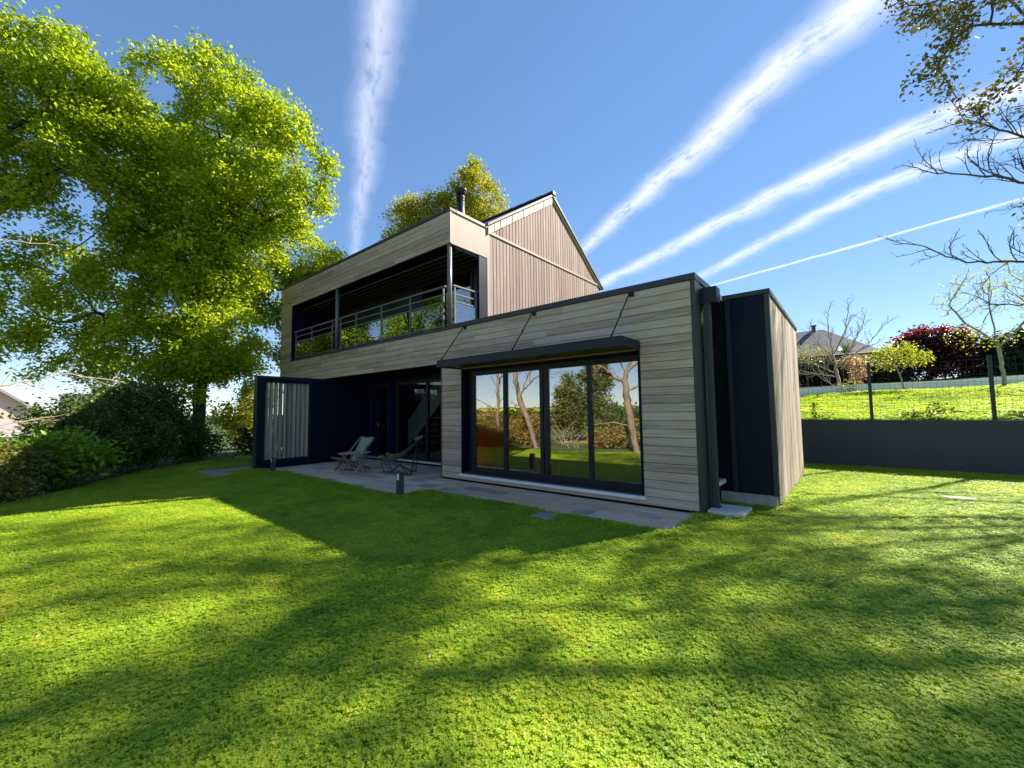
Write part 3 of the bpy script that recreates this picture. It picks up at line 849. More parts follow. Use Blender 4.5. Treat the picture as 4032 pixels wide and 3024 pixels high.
# rear annex box
hp(MB().box(-0.015, 0.766, 1.00, 4.95, 0.20, 3.24), 'wall', M['darkwall'])
hp(MB().box(0.255, 0.728, 0.972, 0.998, 0.20, 3.245), 'annex_panel', M['navy'])
hp(MB().box(0.185, 0.253, 0.962, 0.998, 0.20, 3.245), 'corner_trim', M['anthracite'])
hp(MB().box(0.73, 0.796, 0.966, 0.997, 0.19, 3.245).box(0.780, 0.796, 0.998, 1.055, 0.19, 3.245), 'corner_trim', M['trim'])
mb = MB()
for z in lin(0.3, 3.15, 6):
    mb.tube([(0.763, 0.960, z), (0.763, 0.967, z)], 0.007, 8); mb.tube([(0.795, 1.03, z), (0.802, 1.03, z)], 0.007, 8)
hp(mb, 'rivet', M['black'])
hp(MB().box(0.15, 0.812, 0.948, 1.12, 3.25, 3.322, c=0.004).box(0.64, 0.812, 1.122, 4.99, 3.25, 3.322, c=0.004).box(0.0, 0.638, 1.122, 4.99, 3.25, 3.28), 'coping', M['trim'])
hp(MB().box(0.0, 0.762, 0.985, 4.94, -0.05, 0.197), 'plinth', M['concrete'])
nbx = 29; bwx = (4.955 - 1.06) / nbx
for i in range(nbx):
    y0 = 1.06 + i * bwx; h = bwx - 0.014; c = 0.004; t = 0.020 + random.uniform(-.002, .002)
    prof = [(0, -h / 2), (t - c, -h / 2), (t, -h / 2 + c), (t, h / 2 - c), (t - c, h / 2), (0, h / 2)]
    o = MB().prism(prof, 'z', -1.585, 1.585).build('board', M['board_box'], house)
    o.matrix_parent_inverse = house_inv
    o.location = (0.768, y0 + bwx / 2, 1.655)

# ------------------------------------------------------------------ terrace of slate tiles
def in_terrace(x, y):
    if -10.05 <= x <= 0.0 and -1.24 <= y <= 0.03: return True
    if -10.05 <= x <= -4.60 and -1.87 <= y <= 0.03: return True
    if -10.92 <= x <= -10.05 and -1.6 <= y <= 1.33: return True
    if -10.92 <= x <= -5.65 and 0 <= y <= 1.33: return True
    return False
terr = MB()
terr.box(-10.92, -5.645, -1.865, 1.325, -0.06, -0.006); terr.box(-5.644, -4.605, -1.865, 0.028, -0.06, -0.006); terr.box(-4.604, -0.002, -1.235, 0.028, -0.06, -0.006)
terrace = struct(terr.build('terrace', M['grout']))
def tile_run(x0, x1, y0, y1, rr):
    x = x0
    while x < x1 - 0.02:
        L = rr.choice((0.30, 0.45, 0.60, 0.60, 0.75))
        xe = min(x1, x + L)
        if x1 - xe < 0.16: xe = x1
        g_ = 0.006
        dz = rr.uniform(-0.0015, 0.0015)
        o = MB().box(-(xe - x) / 2 + g_, (xe - x) / 2 - g_, -(y1 - y0) / 2 + g_, (y1 - y0) / 2 - g_, -0.012, 0.0, c=0.003).build('paving_tile', M['tile'], terrace)
        o.location = ((x + xe) / 2, (y0 + y1) / 2, 0.002 + dz)
        x = xe
rr = random.Random(5)
def tile_area(x0, x1, y0, y1, rows):
    acc = y0
    for h in rows:
        ye = min(y1, acc + h)
        tile_run(x0 , x1, acc, ye, rr)
        acc = ye
        if acc >= y1 - 1e-6: break
tile_area(-10.92, -4.61, -1.865, -1.235, (0.33, 0.30))
tile_area(-10.92, -0.003, -1.235, 0.028, (0.28, 0.34, 0.30, 0.343))
tile_area(-10.92, -5.646, 0.028, 1.18, (0.34, 0.30, 0.30, 0.22))

# grey slab path left of the screen
path = struct(MB().box(-12.02, -10.12, -3.24, -2.68, -0.05, -0.008).box(-12.02, -11.15, -2.679, 2.5, -0.05, -0.008).build('path', M['grout']))
def slab(x0, x1, y0, y1):
    o = MB().box(-(x1 - x0) / 2 + .006, (x1 - x0) / 2 - .006, -(y1 - y0) / 2 + .006, (y1 - y0) / 2 - .006, -0.02, 0.004, c=0.003).build('paving_slab', M['path'], path)
    o.location = ((x0 + x1) / 2, (y0 + y1) / 2, 0.004)
for k in range(4): slab(-12.02 + 0.475 * k, -12.02 + 0.475 * (k + 1), -3.24, -2.96); 
for k in range(3): slab(-12.02 + 0.6333 * k, -12.02 + 0.6333 * (k + 1), -2.96, -2.68)
for k in range(8):
    slab(-12.02, -11.55, -2.68 + 0.64 * k, -2.04 + 0.64 * k); slab(-11.55, -11.15, -2.68 + 0.64 * k, -2.04 + 0.64 * k)

# loose slabs set into the lawn
def flat_slab(name, label, x, y, lx, ly, z0, z1, mat, rz=0.0, cat='slab'):
    o = MB().box(-lx / 2, lx / 2, -ly / 2, ly / 2, z0, z1, c=0.006).build(name, mat)
    o.location = (x, y, 0); o.rotation_euler.z = rz
    return tag(o, label, cat)
flat_slab('stepping_stone', 'small buff stepping stone let into the grass against the terrace edge', -1.77, -1.42, 0.36, 0.36, -0.03, 0.016, M['path'], 0.15, 'stepping stone')
flat_slab('inspection_cover', 'pale concrete cover lying flush in the lawn before the dark retaining wall', 2.93, 3.5, 0.42, 0.24, -0.02, 0.026, M['path'], 0.1, 'cover')
flat_slab('drain_pad', 'pale stone block under the foot of the downpipe', 0.265, 0.30, 0.46, 0.56, -0.03, 0.078, M['stone'], 0.0, 'stone block')
flat_slab('edging_stone', 'thin grey stone strip in the grass near the path slabs', -9.62, -2.72, 0.5, 0.22, -0.03, 0.012, M['path'], 0.5, 'edging stone')

# ------------------------------------------------------------------ retaining wall, fence, white wall
rw = MB().box(-6.0, 12.0, 7.28, 7.49, -0.1, 1.185, c=0.006)
tag(rw.build('retaining_wall', M['wall']), 'dark grey rendered retaining wall below the neighbouring lawn', 'wall')
# wire mesh fence
fence = empty('mesh_fence', (4, 7.4, 1.15), 'dark welded wire fence on square posts along the retaining wall', 'fence')
fi = Matrix.Translation((-4, -7.4, -1.15))
posts = [0.02, 2.05, 4.07, 6.1, 8.1, 10.1]
for x in posts:
    o = MB().box(x - 0.033, x + 0.033, 7.37, 7.436, 1.12, 2.60, c=0.004).box(x - 0.036, x + 0.036, 7.367, 7.439, 2.601, 2.615).build('fence_post', M['black'], fence)
    o.matrix_parent_inverse = fi
for a, b in zip(posts[:-1], posts[1:]):
    mb = MB()
    k = 0
    x = a + 0.07
    while x < b - 0.05:
        mb.box(x - 0.0016, x + 0.0016, 7.3985, 7.4015, 1.19, 2.55); x += 0.10
    for z in lin(1.20, 2.54, 9): mb.box(a + 0.034, b - 0.034, 7.393, 7.3975, z - 0.0025, z + 0.0025)
    o = mb.build('wire_mesh', M['black'], fence, fix=False)
    o.matrix_parent_inverse = fi; o['kind'] = 'stuff'
# low white wall at the top of the neighbour's lawn
ww = empty('white_wall', (4, 18.6, 2.2), 'low white rendered wall at the top of the sunlit lawn', 'wall')
A = Vector((-6.0, 13.6)); B = Vector((16.0, 24.0)); D_ = (B - A).normalized(); N_ = Vector((-D_.y, D_.x))
mb = MB()
nseg = 22
for k in range(nseg):
    p0 = A + (B - A) * (k / nseg); p1 = A + (B - A) * ((k + 1) / nseg)
    z0, z1 = nb_z(p0.x, p0.y), nb_z(p1.x, p1.y)
    q = [p0, p1, p1 + N_ * 0.2, p0 + N_ * 0.2]
    vs = [(q[0].x, q[0].y, z0 - .2), (q[1].x, q[1].y, z1 - .2), (q[2].x, q[2].y, z1 - .2), (q[3].x, q[3].y, z0 - .2),
          (q[0].x, q[0].y, z0 + .38), (q[1].x, q[1].y, z1 + .38), (q[2].x, q[2].y, z1 + .38), (q[3].x, q[3].y, z0 + .38)]
    mb.add(vs, [(0, 1, 5, 4), (1, 2, 6, 5), (2, 3, 7, 6), (3, 0, 4, 7), (4, 5, 6, 7)])
o = mb.build('wall_body', M['whitewall'], ww); o.matrix_parent_inverse = Matrix.Translation((-4, -18.6, -2.2))
# soil bank behind it
mb = MB()
pts = []
for k in range(nseg + 1):
    p = A + (B - A) * (k / nseg)
    for d, h in ((0.21, 0.36), (2.5, 0.5), (9.0, 0.7), (30, 0.8)):
        q = p + N_ * d
        pts.append((q.x, q.y, nb_z(p.x, p.y) + h))
fs = [(k * 4 + j, k * 4 + j + 1, (k + 1) * 4 + j + 1, (k + 1) * 4 + j) for k in range(nseg) for j in range(3)]
struct(MB().add(pts, fs, True).build('planted_bank', M['soil']))

# ------------------------------------------------------------------ terrace furniture
def bollard(x, y, rz, label, h):
    b = empty('bollard_light', (x, y, 0), label, 'bollard light', 'square bollard lights along the terrace edge', rz)
    w_ = 0.05
    MB().box(-w_, w_, -w_, w_, -0.05, h * 0.70, c=0.003).box(-w_, w_, -w_ + 0.055, w_, h * 0.70, h, c=0.003).box(-w_ + 0.004, -w_ + 0.018, -w_ + .002, -w_ + 0.055, h * 0.70, h - 0.012).box(w_ - 0.018, w_ - .001, -w_ + .002, -w_ + 0.055, h * 0.70, h - .012).box(-w_, w_, -w_, -w_ + 0.054, h - 0.011, h).build('body', M['bollard'], b)
    MB().box(-w_ + 0.019, w_ - 0.019, -w_ + 0.004, -w_ + 0.054, h * 0.70 + .001, h - 0.012).build('lens', M['lens'], b)
    return b
bollard(-4.66, -1.79, 0.0, 'grey square bollard light with white lens at the terrace corner, nearer one', 0.42)
bollard(-10.05, -1.92, 0.0, 'grey square bollard light standing before the slatted screen wall', 0.38)

# low folding deckchair
dc = empty('deck_chair', (-8.62, -0.42, 0.004), 'low wooden deck chair with pale green canvas beside the small table', 'deck chair', None, R(-84))
def leg_bar(name, parent, mat, p0, p1, w=0.045, h=0.026):
    return MB().bar(p0, p1, h, w).build(name, mat, parent)
for s in (-1, 1):
    leg_bar('side_rail', dc, M['teak'], (-0.38, s * 0.29, 0.84), (0.40, s * 0.29, 0.012))
    leg_bar('leg', dc, M['teak'], (0.52, s * 0.255, 0.36), (-0.28, s * 0.255, 0.012))
for x, z in ((-0.37, 0.83), (0.51, 0.355)):
    MB().tube([(x, -0.29, z), (x, 0.29, z)], 0.016, 8).build('cross_bar', M['teak'], dc)
MB().bar((0.30, -0.285, 0.13), (0.30, 0.285, 0.13), 0.05, 0.022).build('stretcher', M['teak'], dc)
mb = MB()
prof = [(-0.37, 0.855), (-0.28, 0.70), (-0.17, 0.50), (-0.05, 0.33), (0.08, 0.255), (0.22, 0.25), (0.36, 0.29), (0.50, 0.375)]
vs = []
for x, z in prof:
    for j in range(5):
        yy = -0.235 + 0.1175 * j
        vs.append((x, yy, z - 0.012 * (1 - abs(j - 2) / 2)))
n_ = len(vs)
vs += [(x, y, z - 0.006) for x, y, z in vs]
fs = []
for i in range(len(prof) - 1):
    for j in range(4):
        a = i * 5 + j; q = (a, a + 1, a + 6, a + 5)
        fs.append(q); fs.append(tuple(n_ + k for k in reversed(q)))
for i in range(len(prof) - 1):
    for j in (0, 4):
        a = i * 5 + j; fs.append((a, a + 5, n_ + a + 5, n_ + a))
mb.add(vs, fs, True).build('canvas', M['canvas'], dc)

# small folding slatted table
tb = empty('folding_table', (-7.98, -0.80, 0.004), 'small folding slatted table of grey teak on crossed legs', 'folding table', None, R(28))
for k in range(6):
    y = -0.25 + 0.1 * k
    MB().box(-0.33 + (0.05 if k in (0, 5) else 0), 0.33 - (0.05 if k in (0, 5) else 0), y - 0.045, y + 0.045, 0.50, 0.52, c=0.004).build('slat', M['greywood'], tb)
for x in (-0.2, 0.2):
    MB().box(x - 0.02, x + 0.02, -0.27, 0.27, 0.475, 0.499).build('batten', M['greywood'], tb)
for s in (-1, 1):
    leg_bar('leg', tb, M['greywood'], (s * 0.19, -0.27, 0.012), (s * 0.19, 0.24, 0.478), 0.04, 0.022)
    leg_bar('leg', tb, M['greywood'], (s * 0.165, 0.27, 0.012), (s * 0.165, -0.24, 0.478), 0.04, 0.022)
for y in (-0.20, 0.20):
    MB().bar((-0.2, y, 0.075), (0.2, y, 0.075), 0.03, 0.022).build('stretcher', M['greywood'], tb)

# butterfly sling chair
bc = empty('butterfly_chair', (-6.93, -0.20, 0.004), 'olive canvas sling chair on a thin black rod frame', 'sling chair', None, R(-138))
FL, FR_, BL, BR = Vector((0.40, 0.33, 0.46)), Vector((0.40, -0.33, 0.46)), Vector((-0.50, 0.25, 0.90)), Vector((-0.50, -0.25, 0.90))
r_ = 0.0085
for s, f_, b_ in ((1, FL, BL), (-1, FR_, BR)):
    MB().tube([f_, (0.30, s * 0.30, 0.10), (0.27, s * 0.29, 0.012), (0.0, s * 0.05, 0.24), (-0.27, -s * 0.27, 0.012), (-0.33, -s * 0.27, 0.012), (b_.x, -b_.y * 1.0, b_.z)], r_, 8).build('frame_rod', M['black'], bc)
    MB().tube([f_, (0.20, s * 0.33, 0.20), (-0.05, s * 0.30, 0.10), (-0.30, s * 0.27, 0.012)], r_, 8).build('frame_rod', M['black'], bc)
    MB().tube([b_, (-0.36, s * 0.20, 0.30), (-0.30, s * 0.27, 0.012)], r_, 8).build('frame_rod', M['black'], bc)
def sling():
    n = 12
    vs = []
    for i in range(n + 1):
        u = i / n
        for j in range(n + 1):
            v = j / n * 2 - 1
            # along: back top -> seat -> front edge
            cx = -0.46 + 0.82 * u
            edge_z = 0.90 * (1 - u) + 0.46 * u - 0.55 * u * (1 - u)
            half = 0.25 * (1 - u) + 0.33 * u - 0.08 * math.sin(math.pi * u)
            mid_z = 0.82 * (1 - u) ** 1.6 + 0.30 * u ** 1.5 + 0.20 * u * (1 - u)
            w2 = abs(v) ** 2.2
            z = mid_z * (1 - w2) + edge_z * w2
            vs.append((cx + 0.05 * w2 * (u - 0.5) * 2 - (0.05 if u > .9 else 0) * (1 - w2), half * v, z))
    fs = [(i * (n + 1) + j, i * (n + 1) + j + 1, (i + 1) * (n + 1) + j + 1, (i + 1) * (n + 1) + j) for i in range(n) for j in range(n)]
    m_ = len(vs)
    vs2 = [(x, y, z - 0.006) for x, y, z in vs]
    fs2 = [tuple(m_ + k for k in reversed(f)) for f in fs]
    return MB().add(vs + vs2, fs + fs2, True)
sl_o = sling().build('sling', M['olive'], bc, fix=False)
mb = MB()
for p in (FL, FR_, BL, BR):
    d = (Vector((0, 0, 0.4)) - p).normalized()
    mb.tube([p + d * -0.03, p + d * 0.02, p + d * 0.10], [0.018, 0.04, 0.05], 8)
mb.build('corner_pocket', M['olive'], bc)

# ------------------------------------------------------------------ vegetation
def colonize(trunks, attr, step, infl, kill, iters=140, seed=1, jitter=0.12, grav=0.0):
    """space colonisation: returns node positions and parents"""
    rg = np.random.default_rng(seed)
    P = []; par = []
    for path in trunks:
        prev = -1
        pts = [np.array(p, float) for p in path['pts']]
        start = path.get('from')
        if start is not None:
            d = [np.linalg.norm(np.array(q) - pts[0]) for q in P]
            prev = int(np.argmin(d))
        for a, b in zip(pts[:-1], pts[1:]):
            n = max(1, int(np.linalg.norm(b - a) / step))
            for k in range(n):
                q = a + (b - a) * (k / n) + rg.normal(0, step * 0.06, 3)
                P.append(q); par.append(prev); prev = len(P) - 1
        P.append(pts[-1]); par.append(prev)
    P = [np.array(p) for p in P]
    A = np.array(attr)
    pos = np.array(P)
    best = np.full(len(A), 1e9); bi = np.zeros(len(A), int)
    def upd(i0):
        nonlocal best, bi
        new = pos[i0:]
        for c in range(0, len(new), 256):
            d = np.linalg.norm(A[:, None, :] - new[None, c:c + 256, :], axis=2)
            k = d.argmin(1); dm = d[np.arange(len(A)), k]
            u = dm < best
            best[u] = dm[u]; bi[u] = i0 + c + k[u]
    upd(0)
    par = list(par)
    alive = np.ones(len(A), bool)
    for it in range(iters):
        alive &= best > kill
        m_ = alive & (best < infl)
        if not m_.any():
            if alive.any() and infl < 60: infl *= 1.5; continue
            break
        idx = np.nonzero(m_)[0]
        d = A[idx] - pos[bi[idx]]
        d /= np.linalg.norm(d, axis=1)[:, None] + 1e-9
        acc = np.zeros((len(pos), 3)); np.add.at(acc, bi[idx], d)
        src = np.unique(bi[idx])
        v = acc[src]; v += rg.normal(0, jitter, v.shape); v[:, 2] -= grav
        v /= np.linalg.norm(v, axis=1)[:, None] + 1e-9
        new = pos[src] + v * step
        n0 = len(pos)
        pos = np.vstack([pos, new]); par += src.tolist()
        upd(n0)
        if len(pos) > 9000: break
    return pos, np.array(par)

def radii(pos, par, r_tip, ex, r_max):
    n = len(pos)
    acc = np.zeros(n); r = np.zeros(n)
    main = np.full(n, -1)
    order = range(n - 1, -1, -1)
    for i in order:
        r[i] = max(r_tip, acc[i] ** (1 / ex)) if acc[i] > 0 else r_tip
        p = par[i]
        if p >= 0:
            acc[p] += r[i] ** ex
    best = np.zeros(n)
    for i in range(n):
        p = par[i]
        if p >= 0 and r[i] > best[p]: best[p] = r[i]; main[p] = i
    return np.minimum(r, r_max), main

def skin(pos, par, r, main, name, mat, parent, sides=6, flare=0.0, min_r=0.0):
    n = len(pos)
    vs = []; fs = []
    ring = {}
    def mk(p, t, rad, k):
        ref = (1, 0, 0) if abs(t[2]) > 0.75 else (0, 0, 1)
        a = np.cross(t, ref); a /= np.linalg.norm(a) + 1e-9
        b = np.cross(t, a)
        i0 = len(vs)
        for j in range(k):
            an = 2 * math.pi * j / k
            vs.append(p + (a * math.cos(an) + b * math.sin(an)) * rad)
        return i0
    for i in range(n):
        p = par[i]
        if p < 0:
            c = main[i]; t = pos[c] - pos[i] if c >= 0 else np.array((0, 0, 1.))
            ring[i] = mk(pos[i], t / (np.linalg.norm(t) + 1e-9), r[i] * (1 + flare), sides)
            continue
        if r[i] < min_r: continue
        t = pos[i] - pos[p]
        c = main[i]
        t2 = t + (pos[c] - pos[i]) if c >= 0 else t
        t2 = t2 / (np.linalg.norm(t2) + 1e-9)
        ring[i] = mk(pos[i], t2, r[i], sides)
        if main[p] == i and p in ring and not (par[p] >= 0 and False):
            a = ring[p]
        else:
            a = mk(pos[p], t / (np.linalg.norm(t) + 1e-9), min(r[p], r[i] * 1.15), sides)
        b = ring[i]
        for j in range(sides):
            fs.append((a + j, a + (j + 1) % sides, b + (j + 1) % sides, b + j))
    me = bpy.data.meshes.new(name)
    V = np.array(vs)
    me.from_pydata(V.tolist(), [], fs)
    me.polygons.foreach_set('use_smooth', [True] * len(fs))
    me.materials.append(mat); me.update()
    return link(bpy.data.objects.new(name, me), parent)

def leaves(name, centers, per, sigma, size, mat, parent, seed=1, aspect=0.62, droop=0.0, tint_noise=0.6, up=0.35, tint_fn=None, curl=0.25):
    """real leaf blades (two folded triangles each) scattered round the twigs"""
    rg = np.random.default_rng(seed)
    C = np.repeat(np.asarray(centers), per, axis=0)
    n = len(C)
    tw = np.repeat(rg.random(len(centers)), per)
    if np.isscalar(sigma): sigma = (sigma,) * 3
    C = C + rg.normal(0, 1, (n, 3)) * np.array(sigma)
    # leaf axis
    d = rg.normal(0, 1, (n, 3)); d[:, 2] = d[:, 2] * 0.6 - droop
    d /= np.linalg.norm(d, axis=1)[:, None]
    nrm = rg.normal(0, 1, (n, 3)); nrm[:, 2] += up * 2
    s = np.cross(d, nrm); s /= np.linalg.norm(s, axis=1)[:, None] + 1e-9
    nn = np.cross(s, d)
    L = size * rg.uniform(0.6, 1.25, n)[:, None]
    w = L * aspect * 0.5
    v0 = C
    v1 = C + d * L * 0.48 + s * w + nn * L * curl * 0.35
    v2 = C + d * L + nn * L * rg.normal(0, curl * 0.5, n)[:, None]
    v3 = C + d * L * 0.48 - s * w + nn * L * curl * 0.35
    V = np.stack([v0, v1, v2, v3], 1).reshape(-1, 3)
    me = bpy.data.meshes.new(name)
    me.vertices.add(len(V)); me.vertices.foreach_set('co', V.astype(np.float32).ravel())
    base = np.arange(n) * 4
    F = np.stack([base, base + 1, base + 2, base, base + 2, base + 3], 1).reshape(-1)
    me.loops.add(len(F)); me.loops.foreach_set('vertex_index', F.astype(np.int32))
    me.polygons.add(2 * n)
    me.polygons.foreach_set('loop_start', (np.arange(2 * n) * 3).astype(np.int32))
    at = me.attributes.new('tint', 'FLOAT', 'POINT')
    t = np.clip(0.5 + tint_noise * ((tw - 0.5) * 0.8 + (rg.random(n) - 0.5) * 0.9), 0, 1)
    if tint_fn is not None: t = np.clip(tint_fn(C, t), 0, 1)
    at.data.foreach_set('value', np.repeat(t, 4).astype(np.float32))
    me.materials.append(mat)
    me.update(calc_edges=True)
    me.validate()
    return link(bpy.data.objects.new(name, me), parent)

def lobe_points(lobes, n, seed, clump=1.4, thr=-0.08, shell=0.45):
    rg = np.random.default_rng(seed)
    vol = np.array([l[3] * l[4] * l[5] for l in lobes]); vol = vol ** 0.9; vol /= vol.sum()
    out = []
    while len(out) < n:
        l = lobes[rg.choice(len(lobes), p=vol)]
        d = rg.normal(0, 1, 3); d /= np.linalg.norm(d)
        p = np.array(l[:3]) + d * (rg.random() ** shell) * np.array(l[3:6])
        if clump and noise.noise(Vector(p / clump) + Vector((seed, 0, 0))) < thr: continue
        out.append(p)
    return out

def tree(name, label, cat, group, base, trunks, lobes, leaf, bark, n_attr=1500, step=0.3, infl=3.0, kill=0.45, r_tip=0.008, ex=2.3, r_max=0.4,
         per=10, sigma=0.22, size=0.12, seed=1, clump=1.4, thr=-0.08, shell=0.45, leaf_frac=1.0, tip_only=True, jitter=0.12, droop=0.0, sides=6,
         flare=0.35, up=0.35, tint_fn=None, extra_centers=None, grav=0.0, leaf_name='foliage', aspect=0.62, trunk_name='trunk', crown=None):
    e = empty(name, base, label, cat, group)
    inv = Matrix.Translation(-Vector(base))
    attr = lobe_points(lobes, n_attr, seed, clump, thr, shell)
    pos, par = colonize(trunks, attr, step, infl, kill, seed=seed, jitter=jitter, grav=grav)
    r, main = radii(pos, par, r_tip, ex, r_max)
    o = skin(pos, par, r, main, trunk_name, bark, e, sides, flare)
    o.matrix_parent_inverse = inv
    if leaf is not None:
        tips = np.nonzero(r < r_tip * (1.7 if tip_only else 3.0))[0]
        n0 = sum(1 for _ in ())
        C = pos[tips]
        rg = np.random.default_rng(seed + 5)
        if leaf_frac < 1: C = C[(rg.random(len(C)) < leaf_frac) | (C[:, 0] < 1.69 + 0.26 * (C[:, 1] + 6.26))]
        if extra_centers is not None: C = np.vstack([C, extra_centers])
        f = leaves(leaf_name, C, per, sigma, size, leaf, e, seed + 9, aspect, droop, up=up, tint_fn=tint_fn)
        f.matrix_parent_inverse = inv
    return e

# --- the great oak left of the house
OK = 'leafy trees left of the house'
tree('oak_tree', 'great spreading oak with fresh yellow-green leaves and thick trunk beside the house corner', 'tree', OK, (-16.75, -2.0, 0),
     [dict(pts=[(-16.75, -2.0, -0.1), (-16.62, -2.02, 1.5), (-16.48, -2.04, 3.0), (-16.3, -2.0, 5.2), (-16.0, -1.9, 7.0), (-15.8, -1.8, 9.2), (-15.7, -1.7, 11.0)]),
      dict(pts=[(-15.9, -1.85, 7.4), (-15.0, -1.2, 8.1), (-14.0, -0.5, 8.7), (-12.9, 0.3, 9.2)], **{'from': 1}),
      dict(pts=[(-16.1, -1.9, 6.0), (-17.2, -3.0, 7.4), (-18.4, -4.2, 9.0)], **{'from': 1}),
      dict(pts=[(-16.4, -2.0, 4.2), (-17.5, -3.3, 4.9), (-18.9, -4.6, 5.2)], **{'from': 1}),
      dict(pts=[(-16.3, -2.0, 5.4), (-16.7, -0.7, 6.1), (-17.0, 0.6, 6.8)], **{'from': 1})],
     [(-20.5, -5.7, 7, 1.326, 1.43, 1.105), (-21.4, -6.3, 5.6, 1.224, 1.32, 1.02), (-19.3, -4.6, 5.7, 1.53, 1.65, 1.275), (-17.9, -3.6, 6.4, 1.326, 1.43, 1.105), (-17.6, -3.1, 4.6, 1.53, 1.65, 1.275), (-20.3, -5.3, 4.3, 1.326, 1.43, 1.105), (-21.5, -6.3, 3.6, 0.918, 0.99, 0.765), (-15, -1.2, 7.2, 1.326, 1.43, 1.105), (-16.9, 1.2, 8.3, 1.428, 1.54, 1.19), (-16, 2, 8.2, 1.02, 1.1, 0.85), (-18, 0.2, 6.5, 1.428, 1.54, 1.19), (-17, 1.3, 5.5, 1.122, 1.21, 0.935), (-18.2, 0.46, 4, 1.122, 1.21, 0.935), (-17.1, -2.6, 3.2, 1.224, 1.32, 1.02), (-18.9, -4.1, 3.3, 1.122, 1.21, 0.935), (-16.2, -1.8, 2.2, 0.612, 0.66, 0.51), (-13, 0.3, 10.4, 0.918, 0.99, 0.765), (-13.8, -0.6, 11.7, 1.428, 1.54, 1.19), (-15.3, -2, 13.3, 1.53, 1.65, 1.275), (-17, -3.4, 14, 1.02, 1.1, 0.85), (-18.3, -4.5, 12.5, 1.224, 1.32, 1.02), (-17.7, -3.8, 11.1, 2.04, 2.2, 1.7), (-16, -2.3, 11, 2.142, 2.31, 1.785), (-14.6, -1.1, 9.6, 1.938, 2.09, 1.615), (-12.95, 0.4, 9.2, 1.02, 1.1, 0.85), (-17.2, -3.1, 8.8, 2.04, 2.2, 1.7), (-15.6, -1.8, 8.3, 1.53, 1.65, 1.275), (-13.4, 0, 8.6, 1.122, 1.21, 0.935), (-16.9, -2.7, 6.4, 1.53, 1.65, 1.275), (-16.0, -1.3, 3.0, 1.1, 1.0, 0.8), (-17.0, -1.6, 2.5, 1.0, 0.9, 0.6), (-18.4, -3.6, 2.6, 1.2, 1.1, 0.6)],
     M['oakleaf'], M['bark'], n_attr=8500, step=0.22, infl=2.4, kill=0.32, r_tip=0.009, ex=2.15, r_max=0.46, per=54, sigma=0.18, size=0.14, seed=3, clump=1.0, thr=0.08, extra_centers=np.stack([np.interp(RNG.uniform(3.2, 10, 500), [0, 3, 7, 11], [-16.7, -16.5, -16.0, -15.7]) + RNG.normal(0, 0.75, 500), -2.0 + RNG.normal(0, 0.75, 500), RNG.uniform(2.9, 10, 500)], 1), sides=6)
tree('oak_tree', 'tall oak at the far left edge with bright crown reaching the top left', 'tree', OK, (-18.6, -9.2, 0),
     [dict(pts=[(-18.6, -9.2, -0.1), (-18.6, -9.0, 3), (-18.5, -8.4, 6.2), (-18.2, -7.9, 8.6), (-17.8, -7.2, 11.0)]),
      dict(pts=[(-18.5, -8.3, 6.6), (-17.6, -7.0, 7.8), (-16.6, -5.9, 8.9)], **{'from': 1}),
      dict(pts=[(-18.2, -7.9, 8.7), (-17.0, -6.6, 10.2), (-16.0, -5.6, 11.3)], **{'from': 1})],
     [(-17.4, -6.8, 12.2, 1.2, 1.32, 1.02), (-16.4, -6, 12.8, 1.1, 1.21, 0.935), (-15.8, -5.4, 11.5, 1.1, 1.21, 0.935), (-16.8, -6.1, 10.9, 1.4, 1.54, 1.19), (-15.5, -4.9, 10.5, 0.7, 0.77, 0.595), (-17.5, -6.6, 9.6, 1.2, 1.32, 1.02), (-16.1, -5.4, 9.5, 1, 1.1, 0.85), (-17.1, -6.1, 8.3, 0.8, 0.88, 0.68), (-17.7, -6.7, 8, 0.6, 0.66, 0.51), (-16.5, -5.6, 7.5, 0.45, 0.495, 0.3825), (-18.7, -7.7, 11.1, 1.5, 1.65, 1.275), (-18.8, -7.6, 8.8, 1.2, 1.32, 1.02)],
     M['oakleaf'], M['bark'], n_attr=3000, step=0.22, infl=2.4, kill=0.32, r_tip=0.009, ex=2.35, r_max=0.3, per=52, sigma=0.17, size=0.13, seed=8, clump=0.95, thr=0.08)
tree('slender_tree', 'slender young tree with thin trunk rising just behind the house corner', 'tree', OK, (-16.9, 1.8, 0),
     [dict(pts=[(-16.9, 1.8, -0.1), (-16.85, 1.8, 3), (-16.9, 1.85, 6.0), (-16.8, 1.8, 8.0)])],
     [(-16.8, 1.8, 7.8, 1.3, 1.5, 1.2), (-16.6, 1.6, 6.2, 1.2, 1.3, 0.9), (-16.9, 1.9, 4.4, 1.2, 1.2, 0.9), (-17.0, 2.0, 2.8, 1.1, 1.1, 0.6)],
     M['oakleaf_dark'], M['greytrunk'], n_attr=700, step=0.22, infl=2.0, kill=0.36, r_tip=0.008, ex=2.3, r_max=0.11, per=30, sigma=0.17, size=0.10, seed=21, clump=0.9, thr=-0.02)
